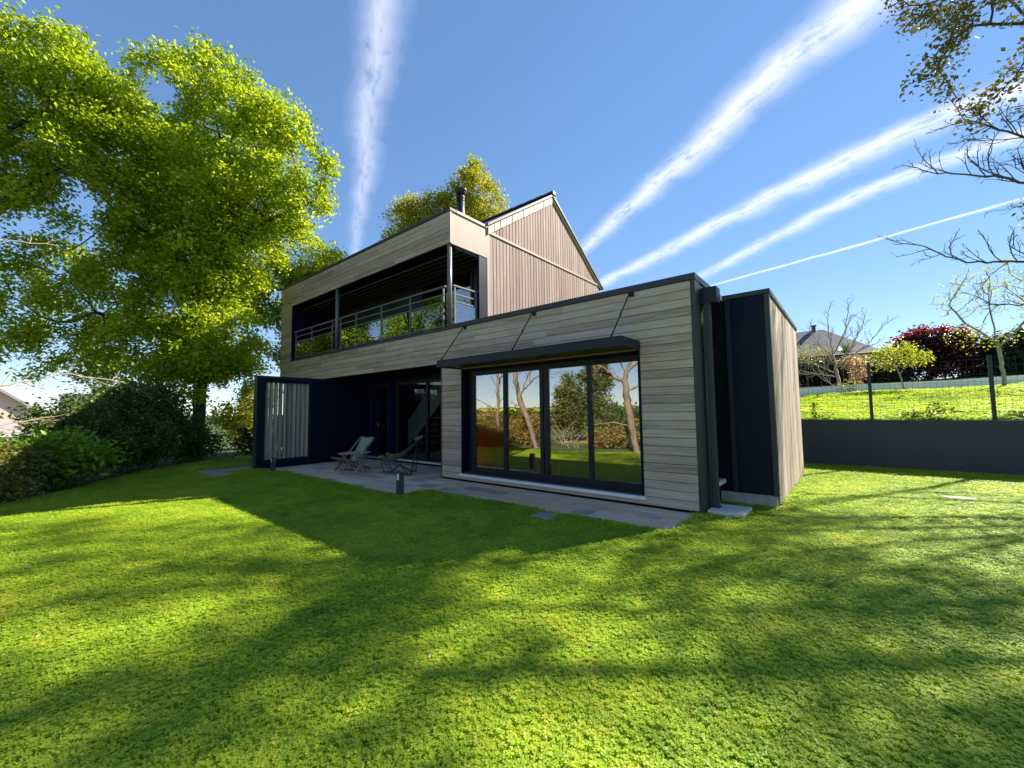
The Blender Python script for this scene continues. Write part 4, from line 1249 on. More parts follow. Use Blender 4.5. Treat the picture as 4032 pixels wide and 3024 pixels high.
tree('oak_tree', 'golden-green oak whose crown shows above the flat roof behind the chimney', 'tree', 'trees behind the house', (-14.3, 8.0, 0),
     [dict(pts=[(-14.3, 8.0, -0.1), (-14.2, 8.1, 5), (-14.0, 8.3, 9), (-13.7, 8.6, 11.5), (-13.4, 8.8, 13.4)]), dict(pts=[(-14.1, 8.2, 9.4), (-15.2, 7.4, 10.8), (-16.2, 6.7, 11.9)], **{'from': 1})],
     [(-13.3, 8.9, 13.6, 1.3, 1.3, 1.3), (-12.9, 9.3, 11.9, 1.3, 1.3, 1.3), (-14.6, 7.9, 12.3, 1.4, 1.4, 1.0), (-16.0, 6.8, 12.1, 1.4, 1.4, 1.0), (-15.2, 7.4, 10.6, 1.9, 1.9, 1.0), (-16.6, 6.4, 11.2, 0.9, 0.9, 0.7), (-13.6, 8.6, 10.5, 1.4, 1.4, 1.0)],
     M['goldleaf'], M['bark'], n_attr=2200, step=0.24, infl=2.2, kill=0.34, r_tip=0.009, ex=2.3, r_max=0.26, per=60, sigma=0.17, size=0.125, seed=33, clump=1.0, thr=-0.06)

# --- trees to the right: they throw the dappled shade over the lawn
tree('bronze_oak', 'tall oak with sparse bronze young leaves overhanging the top right corner', 'tree', 'trees over the lawn on the right', (9.2, 9.6, 1.3),
     [dict(pts=[(9.2, 9.6, 1.0), (9.1, 9.6, 4), (8.8, 9.4, 7), (8.3, 9.1, 9.8), (7.8, 8.8, 12.2)]),
      dict(pts=[(8.8, 9.4, 7.4), (7.2, 8.7, 9.0), (5.6, 8.0, 9.9), (4.3, 7.5, 10.3)], **{'from': 1}),
      dict(pts=[(9.0, 9.5, 6.4), (10.6, 10.2, 8.6), (12.0, 11.0, 10.2)], **{'from': 1}),
      dict(pts=[(8.4, 9.2, 9.4), (6.8, 9.2, 11.5), (5.4, 9.2, 13.0)], **{'from': 1})],
     [(5.3, 8.0, 10.0, 1.8, 1.6, 1.2), (4.2, 7.8, 9.1, 1.0, 1.0, 0.8), (3.5, 7.8, 9.3, 0.7, 0.7, 0.6), (3.9, 7.8, 9.9, 0.8, 0.8, 0.6), (4.6, 7.8, 8.5, 0.9, 0.8, 0.6), (4.1, 7.9, 8.9, 0.9, 0.9, 0.7), (6.6, 8.4, 11.2, 2.2, 2.0, 1.5), (4.8, 8.7, 12.6, 1.6, 1.6, 1.0), (8.4, 9.2, 12.6, 2.4, 2.2, 1.6), (11.0, 10.2, 11.0, 2.4, 2.2, 1.7), (8.4, 9.0, 9.2, 2.0, 1.8, 1.2), (6.0, 9.4, 14.2, 1.8, 1.8, 1.0), (6.6, 7.6, 8.3, 1.3, 1.0, 0.7), (3.6, 8.6, 11.4, 0.8, 0.8, 0.6), (4.0, 9.6, 13.2, 1.0, 1.0, 0.7)],
     M['bronzeleaf'], M['bark'], n_attr=3200, step=0.26, infl=2.6, kill=0.36, r_tip=0.010, ex=2.35, r_max=0.34, per=32, sigma=0.16, size=0.112, leaf_frac=0.42, seed=41, clump=1.9, thr=0.08)
tree('bronze_oak', 'low reddish leafed oak spray at the right edge below the bare twigs', 'tree', 'trees over the lawn on the right', (7.6, 7.9, 1.2),
     [dict(pts=[(7.6, 7.9, 1.0), (7.4, 7.9, 3.0), (6.9, 7.9, 5.0)]), dict(pts=[(7.3, 7.9, 3.6), (6.2, 7.8, 4.8), (5.1, 7.7, 5.5)], **{'from': 1})],
     [(5.4, 7.8, 5.7, 0.9, 0.8, 0.5), (6.4, 7.9, 5.9, 1.2, 1.0, 0.9), (7.4, 8.0, 6.6, 1.4, 1.2, 1.0), (5.6, 7.7, 4.7, 0.8, 0.7, 0.4)],
     M['bronzeleaf'], M['twig'], n_attr=520, step=0.2, infl=2.0, kill=0.3, r_tip=0.007, ex=2.2, r_max=0.13, per=9, sigma=0.12, size=0.09, seed=57, clump=0.8, thr=0.0)

tree('tall_oak', 'very tall oak farther right whose crown stays above the top of the picture', 'tree', 'trees over the lawn on the right', (9.5, 18.5, 2.4),
     [dict(pts=[(9.5, 18.5, 2.2), (9.4, 18.4, 7), (9.0, 18.1, 12), (8.4, 17.6, 16), (7.6, 17.0, 19)]), dict(pts=[(9.0, 18.1, 12.4), (8.0, 17.4, 15.0), (6.6, 16.8, 17.6), (5.4, 16.4, 18.8)], **{'from': 1})],
     [(5.4, 16.4, 18.8, 1.5, 1.3, 0.8), (7.0, 16.6, 19.0, 1.8, 1.6, 1.2), (8.4, 16.6, 18.0, 1.6, 1.5, 1.2), (9.6, 17.6, 16.5, 1.8, 1.8, 1.5), (6.4, 17.6, 20.6, 1.8, 1.8, 1.0), (4.4, 17.0, 20.4, 1.3, 1.3, 0.7)],
     M['bronzeleaf'], M['bark'], n_attr=800, step=0.32, infl=3.0, kill=0.45, r_tip=0.010, ex=2.35, r_max=0.34, per=13, sigma=0.22, size=0.17, seed=43, clump=2.0, thr=0.08)

# --- neighbour's garden
tree('small_tree', 'small round tree with fresh lime green leaves on the neighbouring lawn', 'tree', 'small trees on the upper lawn', (3.38, 17.6, 2.2),
     [dict(pts=[(3.42, 17.6, 2.1), (3.36, 17.6, 2.6), (3.25, 17.6, 3.1), (3.1, 17.6, 3.7)]), dict(pts=[(3.3, 17.6, 2.9), (3.7, 17.6, 3.4)], **{'from': 1})],
     [(3.15, 17.6, 3.75, 0.85, 0.8, 0.55), (2.6, 17.6, 3.45, 0.6, 0.6, 0.4), (3.8, 17.6, 3.5, 0.6, 0.6, 0.5), (3.4, 17.6, 4.05, 0.5, 0.5, 0.3)],
     M['limeleaf'], M['paletwig'], n_attr=420, step=0.12, infl=1.2, kill=0.2, r_tip=0.006, ex=2.2, r_max=0.06, per=13, sigma=0.10, size=0.095, seed=64, clump=0.5, thr=-0.1)
tree('young_tree', 'young tree with pale grey trunk and sparse light leaves near the right fence post', 'tree', 'small trees on the upper lawn', (6.31, 18.3, 2.3),
     [dict(pts=[(6.31, 18.3, 2.1), (6.27, 18.3, 3.2), (6.2, 18.3, 4.2), (6.1, 18.3, 5.4)]), dict(pts=[(6.25, 18.3, 3.8), (7.0, 18.3, 4.8), (7.4, 18.3, 5.8)], **{'from': 1}), dict(pts=[(6.2, 18.3, 4.0), (5.4, 18.3, 4.9), (5.0, 18.3, 5.7)], **{'from': 1})],
     [(6.2, 18.3, 6.3, 1.3, 1.1, 1.2), (7.3, 18.3, 5.8, 1.1, 1.1, 1.1), (5.2, 18.3, 5.9, 0.8, 0.8, 0.9), (5.6, 18.2, 4.3, 1.1, 0.8, 0.6), (7.2, 18.2, 4.3, 1.1, 0.8, 0.6)],
     M['limeleaf'], M['greytrunk'], n_attr=620, step=0.17, infl=1.6, kill=0.24, r_tip=0.0075, ex=2.2, r_max=0.16, per=5, sigma=0.12, size=0.085, seed=67, clump=0.6, thr=-0.1)
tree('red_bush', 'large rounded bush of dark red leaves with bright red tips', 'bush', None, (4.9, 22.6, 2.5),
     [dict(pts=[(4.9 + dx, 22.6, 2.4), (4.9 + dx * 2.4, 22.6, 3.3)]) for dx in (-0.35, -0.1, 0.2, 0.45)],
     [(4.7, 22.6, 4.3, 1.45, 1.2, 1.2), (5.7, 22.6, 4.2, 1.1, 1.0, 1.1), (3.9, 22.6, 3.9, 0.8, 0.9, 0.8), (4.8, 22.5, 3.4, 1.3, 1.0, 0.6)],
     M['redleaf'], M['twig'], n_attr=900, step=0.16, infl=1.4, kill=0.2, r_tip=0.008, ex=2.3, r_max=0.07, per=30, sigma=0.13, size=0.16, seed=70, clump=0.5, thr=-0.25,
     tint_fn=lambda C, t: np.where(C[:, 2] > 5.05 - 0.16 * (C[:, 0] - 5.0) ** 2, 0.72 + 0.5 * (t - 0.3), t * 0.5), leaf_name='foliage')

def branch_tree(name, label, cat, group, base, trunks, bark, seed, side_len=1.2, r_tip=0.004, ex=2.3, r_max=0.12, up=0.25, levels=3, every=0.22, start=0.2, spread=0.9, sides=5):
    '''leafless tree: given trunk and limbs, with side branches that fork again and again'''
    rg = np.random.default_rng(seed)
    P = []; par = []
    spawn = []
    for t in trunks:
        pts = [np.array(p, float) for p in t['pts']]
        prev = -1
        if 'from' in t: prev = int(np.argmin([np.linalg.norm(q - pts[0]) for q in P]))
        tot = sum(np.linalg.norm(b - a) for a, b in zip(pts[:-1], pts[1:])); run = 0; nxt = tot * t.get('start', start)
        for a, b in zip(pts[:-1], pts[1:]):
            L = np.linalg.norm(b - a); n = max(1, int(L / 0.12))
            for k in range(1, n + 1):
                q = a + (b - a) * (k / n) + rg.normal(0, 0.012, 3)
                if not P and k == 1: P.append(a); par.append(-1); prev = 0
                P.append(q); par.append(prev); prev = len(P) - 1
                run += L / n
                if run > nxt and t.get('bare', False) is False:
                    f = 1 - 0.55 * run / tot
                    spawn.append((prev, (b - a) / L, side_len * f * t.get('len', 1.0), levels)); nxt = run + every * rg.uniform(0.6, 1.4)
        spawn.append((prev, (pts[-1] - pts[-2]) / np.linalg.norm(pts[-1] - pts[-2]), side_len * 0.6 * t.get('len', 1.0), levels))
    while spawn:
        i0, d0, L, lv = spawn.pop()
        if L < 0.07 or len(P) > 14000: continue
        s_ = rg.normal(0, 1, 3); s_ -= d0 * s_.dot(d0); s_ /= np.linalg.norm(s_) + 1e-9
        a = rg.uniform(0.45, spread)
        d = d0 * math.cos(a) + s_ * math.sin(a); d[2] += up * 0.4; d /= np.linalg.norm(d)
        seg = max(0.05, L / 8); n = int(L * rg.uniform(0.75, 1.2) / seg); prev = i0
        bend = rg.normal(0, 0.06, 3); nx = rg.integers(1, 3)
        for k in range(n):
            d = d + bend + rg.normal(0, 0.09, 3); d[2] += up * 0.09; d /= np.linalg.norm(d)
            P.append(P[prev] + d * seg); par.append(prev); prev = len(P) - 1
            if k >= nx and lv > 1:
                spawn.append((prev, d.copy(), L * rg.uniform(0.30, 0.55) * (1 - 0.4 * k / n), lv - 1)); nx = k + rg.integers(1, 3)
    pos = np.array(P); par = np.array(par)
    r, main = radii(pos, par, r_tip, ex, r_max)
    e = empty(name, base, label, cat, group)
    o = skin(pos, par, r, main, 'trunk', bark, e, sides, 0.3)
    o.matrix_parent_inverse = Matrix.Translation(-Vector(base))
    return e

def shrub(name, label, cat, group, base, lobes, leaf, bark, n=300, per=14, size=0.09, sigma=0.13, seed=1, step=0.14, kill=0.2, stems=4, r_max=0.04, clump=0.5, thr=-0.2, up=0.35, droop=0.0, aspect=0.6, tint_fn=None, dense=2.4):
    rg = random.Random(seed)
    tr = []
    for k in range(stems):
        l = lobes[k % len(lobes)]
        bx = base[0] + rg.uniform(-.3, .3) * l[3]; by = base[1] + rg.uniform(-.3, .3) * l[4]
        tr.append(dict(pts=[(bx, by, base[2] - 0.05), (bx * 0.6 + l[0] * 0.4, by * 0.6 + l[1] * 0.4, base[2] + (l[2] - base[2]) * 0.55)]))
    return tree(name, label, cat, group, base, tr, lobes, leaf, bark, n_attr=int(n * 1.4), step=step, infl=1.3, kill=kill, r_tip=0.005, ex=2.3, r_max=r_max, per=int(per * dense), sigma=sigma, size=size * 1.2,
                seed=seed, clump=clump, thr=thr, sides=4, flare=0, up=up, droop=droop, aspect=aspect, tip_only=False, trunk_name='stems', tint_fn=tint_fn)

branch_tree('bare_tree', 'bare branched tree with fine dark twigs reaching in from the right edge', 'tree', 'trees over the lawn on the right', (7.9, 9.0, 1.3),
     [dict(pts=[(7.9, 9.0, 1.0), (7.8, 9.0, 3.2), (7.3, 8.9, 5.2), (6.7, 8.8, 7.0), (6.3, 8.7, 9.4)], start=0.5),
      dict(pts=[(7.7, 9.0, 3.6), (6.4, 8.8, 4.5), (5.2, 8.6, 4.8), (4.0, 8.4, 5.0), (3.2, 8.2, 5.6)], start=0.35, len=0.8, **{'from': 1}),
      dict(pts=[(7.3, 8.9, 5.2), (6.0, 8.7, 5.9), (4.8, 8.5, 6.9), (3.7, 8.4, 7.4)], start=0.3, **{'from': 1}),
      dict(pts=[(7.3, 8.9, 5.4), (6.1, 8.8, 6.8), (5.0, 8.7, 8.0), (4.2, 8.6, 8.7)], start=0.3, **{'from': 1}),
      dict(pts=[(7.0, 8.9, 6.2), (6.0, 8.7, 7.8), (5.4, 8.6, 9.4)], start=0.3, **{'from': 1}),
      dict(pts=[(7.5, 9.0, 4.2), (6.4, 8.6, 3.95), (5.2, 8.3, 3.7), (4.3, 8.1, 3.85)], start=0.35, len=0.7, **{'from': 1})],
     M['twig'], 52, side_len=1.7, r_tip=0.0038, ex=2.4, r_max=0.11, up=0.2, levels=4, every=0.14)
branch_tree('bare_shrub_tree', 'bare pale-stemmed small tree by the white wall in front of the slate roof', 'tree', 'small trees on the upper lawn', (1.31, 17.4, 2.1),
     [dict(pts=[(1.31, 17.4, 2.0), (1.25, 17.4, 2.9), (1.15, 17.4, 3.8), (1.0, 17.4, 5.0), (1.05, 17.4, 5.9)], start=0.35),
      dict(pts=[(1.2, 17.4, 3.4), (1.8, 17.4, 4.2), (2.3, 17.4, 5.3)], start=0.2, **{'from': 1}), dict(pts=[(1.15, 17.4, 3.9), (1.6, 17.4, 4.9), (1.8, 17.3, 6.0)], start=0.2, **{'from': 1}),
      dict(pts=[(1.2, 17.4, 3.7), (0.6, 17.4, 4.5), (0.3, 17.4, 5.4)], start=0.2, **{'from': 1}), dict(pts=[(1.25, 17.4, 3.0), (0.5, 17.3, 3.5), (-0.2, 17.3, 3.9)], start=0.2, **{'from': 1}), dict(pts=[(1.25, 17.4, 2.9), (0.4, 17.3, 3.1), (-0.3, 17.3, 3.35)], start=0.2, **{'from': 1}),
      dict(pts=[(1.2, 17.4, 3.3), (2.3, 17.4, 4.2), (2.9, 17.4, 5.0)], start=0.2, **{'from': 1}), dict(pts=[(1.3, 17.4, 2.3), (1.7, 17.3, 2.7), (1.9, 17.3, 3.0)], start=0.1, **{'from': 1}), dict(pts=[(1.3, 17.4, 2.2), (0.9, 17.3, 2.7), (0.7, 17.3, 3.0)], start=0.1, **{'from': 1})],
     M['paletwig'], 61, side_len=0.95, r_tip=0.0045, ex=2.3, r_max=0.07, up=0.35, levels=4, every=0.13)
branch_tree('bare_tree', 'leafless tree at the left edge with long pale branches over the hedge', 'tree', 'trees at the end of the lawn', (-10.9, -7.6, 0),
     [dict(pts=[(-10.9, -7.6, -0.1), (-10.9, -7.5, 1.5), (-11.0, -7.5, 3.2), (-11.1, -7.6, 5.0), (-11.0, -7.8, 6.0)], start=0.7),
      dict(pts=[(-10.9, -7.5, 1.6), (-11.4, -6.6, 2.1), (-11.9, -5.6, 2.45), (-12.3, -4.6, 2.35), (-12.6, -4.1, 2.1)], start=0.3, len=0.7, **{'from': 1}),
      dict(pts=[(-10.9, -7.5, 1.3), (-11.5, -6.5, 1.35), (-12.1, -5.6, 1.55)], start=0.3, len=0.6, **{'from': 1}),
      dict(pts=[(-11.1, -7.5, 4.4), (-11.4, -6.6, 5.1), (-11.7, -5.9, 5.3)], start=0.3, len=0.6, **{'from': 1})],
     M['paletwig'], 111, side_len=0.9, r_tip=0.004, ex=2.3, r_max=0.13, up=0.1, levels=3, every=0.25, sides=6)

# hedge along the left edge of the lawn
HG = 'shrubs of the boundary hedge on the left'
shrub('hedge_shrub', 'brown-green conifer shrub at the left frame edge, lowest of the hedge', 'shrub', HG, (-10.1, -6.6, 0), [(-10.1, -6.7, 0.45, 0.8, 0.8, 0.5), (-9.9, -6.4, 0.3, 0.6, 0.5, 0.35), (-10.8, -6.5, 0.6, 0.8, 0.8, 0.5)], M['conifer'], M['twig'], 420, 22, 0.055, 0.09, 101, thr=-0.3)
shrub('laurel_shrub', 'bright green broad-leafed laurel shrub in the left hedge', 'shrub', HG, (-11.4, -5.7, 0), [(-11.5, -5.75, 0.85, 0.75, 0.75, 0.4), (-11.2, -5.3, 0.65, 0.6, 0.6, 0.42), (-12.0, -5.6, 0.75, 0.7, 0.7, 0.45), (-11.1, -5.9, 0.8, 0.5, 0.5, 0.35)], M['laurelleaf'], M['paletwig'], 360, 12, 0.13, 0.11, 102, aspect=0.42)
shrub('hedge_shrub', 'dark shrub rising behind the bright laurel in the left hedge', 'shrub', HG, (-13.1, -5.4, 0), [(-13.1, -5.4, 1.2, 0.9, 0.9, 0.8), (-12.5, -4.9, 0.7, 0.8, 0.7, 0.6), (-13.6, -5.1, 1.3, 0.8, 0.8, 0.6)], M['hedgeleaf'], M['twig'], 520, 20, 0.075, 0.12, 103, thr=-0.3)
shrub('hedge_shrub', 'tall dark evergreen mass in the middle of the left hedge', 'shrub', HG, (-14.2, -4.2, 0), [(-14.3, -4.3, 1.5, 1.1, 1.0, 1.0), (-13.8, -4.0, 0.8, 1.0, 0.9, 0.7), (-14.8, -3.7, 1.7, 0.9, 0.9, 0.8)], M['hedgeleaf'], M['twig'], 700, 20, 0.08, 0.13, 104, thr=-0.3)
shrub('hedge_shrub', 'dark bramble-like shrub at the foot of the great oak', 'shrub', HG, (-15.7, -2.6, 0), [(-15.8, -2.8, 0.9, 1.0, 0.9, 0.8), (-15.5, -2.3, 0.5, 0.8, 0.8, 0.45), (-16.6, -3.0, 1.2, 0.9, 0.9, 0.8)], M['hedgeleaf'], M['twig'], 520, 18, 0.075, 0.13, 105, thr=-0.25)
shrub('hedge_shrub', 'loose dark shrub between the oak trunk and the screen wall', 'shrub', HG, (-16.0, -0.4, 0), [(-16.2, -0.5, 0.6, 0.8, 0.8, 0.5), (-15.9, 0.5, 0.75, 0.8, 0.8, 0.6), (-16.4, 1.4, 1.0, 0.7, 0.8, 0.8)], M['darkleaf'], M['twig'], 460, 10, 0.08, 0.13, 106, thr=-0.05)
shrub('laurel_shrub', 'pale yellow-green sunlit shrub glowing behind the oak trunk', 'shrub', HG, (-19.5, 0.3, 0), [(-19.5, 0.2, 1.3, 1.1, 1.1, 1.0), (-19.4, 0.8, 2.3, 0.8, 0.9, 0.8)], M['limeleaf'], M['twig'], 320, 9, 0.12, 0.15, 107, thr=-0.05)
shrub('hedge_shrub', 'spiky dark green shrub behind the lowest conifer at the left edge', 'shrub', HG, (-11.2, -7.3, 0), [(-11.2, -7.3, 0.6, 0.9, 0.9, 0.5), (-12.2, -7.0, 0.65, 1.0, 0.9, 0.5)], M['hedgeleaf'], M['twig'], 420, 18, 0.075, 0.12, 108, thr=-0.25)

# bare branch reaching in at the left edge: belongs to a leafless tree just outside the frame
# --- hedges and planting behind the white wall
BK = 'evergreen hedges behind the white wall'
shrub('evergreen_hedge', 'dark evergreen hedge below the slate roof behind the white wall', 'hedge', BK, (0.8, 20.3, 2.4), [(-0.4, 19.8, 3.1, 1.2, 0.7, 0.85), (0.9, 20.3, 3.2, 1.2, 0.7, 0.8), (2.2, 20.9, 3.1, 1.2, 0.7, 0.75), (3.2, 21.3, 2.9, 0.8, 0.6, 0.5)], M['darkleaf'], M['twig'], 900, 16, 0.10, 0.14, 121, stems=8, thr=-0.4)
shrub('evergreen_hedge', 'dark evergreen hedge at the right edge behind the young tree', 'hedge', BK, (8.0, 23.4, 2.8), [(6.9, 23.0, 3.8, 1.0, 0.8, 1.1), (8.4, 23.6, 3.9, 1.3, 0.9, 1.4), (10.0, 24.2, 4.0, 1.4, 0.9, 1.5), (6.6, 22.8, 3.0, 1.0, 0.7, 0.6)], M['darkleaf'], M['twig'], 800, 16, 0.11, 0.15, 122, stems=8, thr=-0.4)
shrub('twiggy_shrub', 'dense buff twiggy shrub before the slate-roofed house', 'shrub', None, (-0.1, 19.4, 2.3), [(-0.3, 19.3, 4.3, 0.8, 0.6, 0.45), (0.5, 19.4, 4.2, 0.7, 0.6, 0.4)], M['goldleaf'], M['paletwig'], 420, 1, 0.07, 0.1, 123, kill=0.11, step=0.1, stems=6)
shrub('blossom_shrub', 'small shrub with pale pink blossom beside the bare tree', 'shrub', None, (1.9, 19.2, 2.4), [(1.75, 19.2, 3.7, 0.45, 0.4, 0.35), (2.1, 19.2, 3.3, 0.4, 0.4, 0.35)], M['pinkleaf'], M['twig'], 140, 8, 0.09, 0.09, 124)
shrub('low_shrub', 'low yellow-green shrub at the foot of the bare tree', 'shrub', None, (1.55, 17.2, 2.15), [(1.65, 17.2, 2.45, 0.35, 0.3, 0.28), (1.2, 17.2, 2.35, 0.3, 0.3, 0.2)], M['limeleaf'], M['paletwig'], 120, 3, 0.08, 0.08, 125)
# yucca / cabbage palm
yk = empty('cabbage_palm', (1.55, 20.6, 2.6), 'spiky yellow-green cabbage palm in front of the slate roof', 'palm')
MB().tube([(0, 0, -0.2), (0.02, 0, 1.6)], [0.09, 0.06], 8).build('trunk', M['bark'], yk)
rg = np.random.default_rng(5)
C = []; 
mb = MB()
for k in range(110):
    az = rg.uniform(0, 6.28); el = rg.uniform(-0.5, 1.4); L = rg.uniform(0.5, 0.8)
    d = Vector((math.cos(az) * math.cos(el), math.sin(az) * math.cos(el), math.sin(el)))
    s_ = d.cross(Vector((0, 0, 1))).normalized() * 0.022
    c0 = Vector((0.02, 0, 1.65)); m_ = c0 + d * L * 0.55; t_ = c0 + d * L - Vector((0, 0, 0.10 * L))
    mb.add([c0 - s_ * .6, c0 + s_ * .6, m_ + s_, m_ - s_, t_], [(0, 1, 2, 3), (3, 2, 4)])
o = mb.build('fronds', M['yucca'], yk, fix=False)

# sprigs on the retaining wall
SP = 'bramble sprigs above the retaining wall'
shrub('bramble', 'bramble sprig above the wall between the two fence posts', 'shrub', SP, (3.0, 7.62, 1.15), [(2.9, 7.65, 1.3, 0.42, 0.12, 0.13), (3.25, 7.65, 1.5, 0.14, 0.10, 0.16), (3.45, 7.65, 1.4, 0.2, 0.1, 0.08)], M['hedgeleaf'], M['twig'], 90, 3, 0.06, 0.04, 131, step=0.07, kill=0.09, r_max=0.008)
shrub('bramble', 'bramble sprig above the wall against the annex corner', 'shrub', SP, (0.95, 7.62, 1.15), [(0.85, 7.65, 1.45, 0.12, 0.1, 0.25), (1.1, 7.65, 1.25, 0.22, 0.1, 0.1)], M['hedgeleaf'], M['twig'], 60, 3, 0.06, 0.04, 132, step=0.07, kill=0.09, r_max=0.015)
shrub('bramble', 'bramble sprig above the wall at the right edge of the picture', 'shrub', SP, (4.5, 7.62, 1.15), [(4.5, 7.65, 1.3, 0.3, 0.1, 0.12)], M['hedgeleaf'], M['twig'], 50, 3, 0.06, 0.04, 133, step=0.07, kill=0.09, r_max=0.008)

# --- what the windows mirror: the trees and bushes at the end of the lawn
RF = 'trees at the end of the lawn'
branch_tree('sunlit_tree', 'leaning tree trunk with warm brown bark mirrored in the second window pane', 'tree', RF, (-8.6, -7.2, 0),
     [dict(pts=[(-8.5, -7.2, -0.1), (-8.75, -7.2, 0.6), (-8.95, -7.25, 1.1), (-9.4, -7.3, 1.9), (-9.65, -7.3, 2.8), (-9.7, -7.3, 4.2), (-9.9, -7.4, 6.0)], start=0.3), dict(pts=[(-9.7, -7.3, 3.4), (-9.2, -7.6, 4.4), (-8.8, -8.0, 5.6)], **{'from': 1}),
      dict(pts=[(-9.5, -7.3, 2.2), (-8.9, -7.6, 2.9), (-8.3, -7.9, 3.3)], **{'from': 1})],
     M['bark_red'], 141, side_len=1.5, r_tip=0.006, ex=1.95, r_max=0.19, levels=4, every=0.35, sides=6)
branch_tree('sunlit_tree', 'forked tree with stout warm trunk mirrored in the right-hand window pane', 'tree', RF, (-4.5, -7.8, 0),
     [dict(pts=[(-4.4, -7.8, -0.1), (-4.6, -7.8, 0.8), (-4.75, -7.8, 1.9), (-4.8, -7.8, 2.6), (-4.6, -7.8, 3.4), (-4.95, -7.9, 4.8), (-4.9, -8.0, 6.2)], start=0.45),
      dict(pts=[(-4.8, -7.8, 2.5), (-5.4, -7.9, 2.85), (-6.1, -8.0, 3.1), (-6.7, -8.0, 3.9)], start=0.2, **{'from': 1}), dict(pts=[(-4.75, -7.8, 2.2), (-4.1, -7.9, 2.5), (-3.5, -8.0, 2.4)], start=0.2, **{'from': 1}),
      dict(pts=[(-4.7, -7.8, 2.9), (-4.0, -7.9, 3.5), (-3.4, -8.0, 4.4)], start=0.2, **{'from': 1}), dict(pts=[(-4.6, -7.8, 0.9), (-5.2, -7.6, 1.05), (-6.0, -7.5, 0.95)], start=0.3, len=0.5, **{'from': 1})],
     M['bark_red'], 142, side_len=1.3, r_tip=0.006, ex=1.95, r_max=0.24, levels=4, every=0.3, sides=6)
branch_tree('sunlit_tree', 'straight tree trunk with warm brown bark mirrored in the leftmost window pane', 'tree', RF, (-10.35, -6.9, 0),
     [dict(pts=[(-10.35, -6.9, -0.1), (-10.36, -6.9, 1.8), (-10.4, -6.95, 3.4), (-10.5, -7.0, 4.6)], start=0.4), dict(pts=[(-10.36, -6.9, 2.6), (-10.6, -7.5, 3.4), (-10.9, -8.1, 4.0)], start=0.2, **{'from': 1})],
     M['bark_red'], 143, side_len=0.9, r_tip=0.006, ex=1.9, r_max=0.2, levels=3, every=0.3, sides=6)
tree('leafy_tree', 'leafy golden-green tree mirrored in the balcony balustrade', 'tree', RF, (-17.0, -12.0, 0),
     [dict(pts=[(-17.0, -12.0, -0.1), (-16.9, -12.0, 2.5), (-16.8, -12.0, 4.5), (-16.5, -12.0, 6.5)])],
     [(-16.6, -12.0, 6.0, 2.6, 2.2, 1.7), (-14.6, -12.2, 6.4, 1.6, 1.6, 1.3), (-18.4, -12.0, 6.6, 1.8, 1.8, 1.6), (-16.2, -12.0, 8.0, 2.0, 2.0, 1.3), (-13.4, -12.0, 7.6, 0.9, 0.9, 0.6)],
     M['oakleaf_dark'], M['bark_red'], n_attr=1000, step=0.28, infl=2.2, kill=0.4, r_tip=0.010, ex=2.2, r_max=0.26, per=34, sigma=0.24, size=0.2, seed=146, clump=1.2, thr=-0.02)
tree('leafy_tree', 'taller leafy tree mirrored in the middle balustrade panes', 'tree', RF, (-24.0, -13.5, 0),
     [dict(pts=[(-24.0, -13.5, -0.1), (-23.9, -13.5, 3.0), (-23.8, -13.4, 6.0), (-23.6, -13.4, 8.5)])],
     [(-24.2, -13.4, 8.0, 2.4, 2.2, 1.8), (-25.8, -13.4, 7.6, 2.0, 2.0, 1.7), (-23.6, -13.4, 10.2, 2.0, 2.0, 1.3), (-27.5, -13.4, 8.6, 1.5, 1.5, 1.5)],
     M['oakleaf_dark'], M['bark_red'], n_attr=1000, step=0.3, infl=2.4, kill=0.42, r_tip=0.010, ex=2.2, r_max=0.28, per=30, sigma=0.26, size=0.22, seed=147, clump=1.3, thr=0.0)
tree('conifer_tree', 'bushy evergreen tree mirrored in the middle of the big window', 'tree', RF, (-9.3, -11.2, 0),
     [dict(pts=[(-9.3, -11.2, -0.1), (-9.3, -11.2, 1.5), (-9.3, -11.2, 3.0)])],
     [(-9.3, -11.2, 1.3, 1.0, 1.0, 0.9), (-9.4, -11.2, 2.3, 0.75, 0.8, 0.8), (-9.5, -11.2, 3.0, 0.4, 0.5, 0.5)],
     M['greyleaf'], M['twig'], n_attr=700, step=0.16, infl=1.7, kill=0.2, r_tip=0.007, ex=2.3, r_max=0.1, per=40, sigma=0.13, size=0.12, seed=144, clump=0.5, thr=-0.2)
tree('conifer_tree', 'taller evergreen tree mirrored beside the bushy evergreen', 'tree', RF, (-8.0, -11.6, 0),
     [dict(pts=[(-8.0, -11.6, -0.1), (-8.0, -11.6, 2.0), (-8.0, -11.6, 4.2)])],
     [(-8.0, -11.6, 1.6, 0.9, 0.9, 1.0), (-8.0, -11.6, 3.0, 0.85, 0.9, 0.9), (-7.8, -11.6, 4.2, 0.7, 0.8, 0.8)],
     M['greyleaf'], M['twig'], n_attr=800, step=0.16, infl=1.7, kill=0.2, r_tip=0.007, ex=2.3, r_max=0.1, per=40, sigma=0.13, size=0.12, seed=145, clump=0.5, thr=-0.15)
RS = 'shrubs at the end of the lawn'
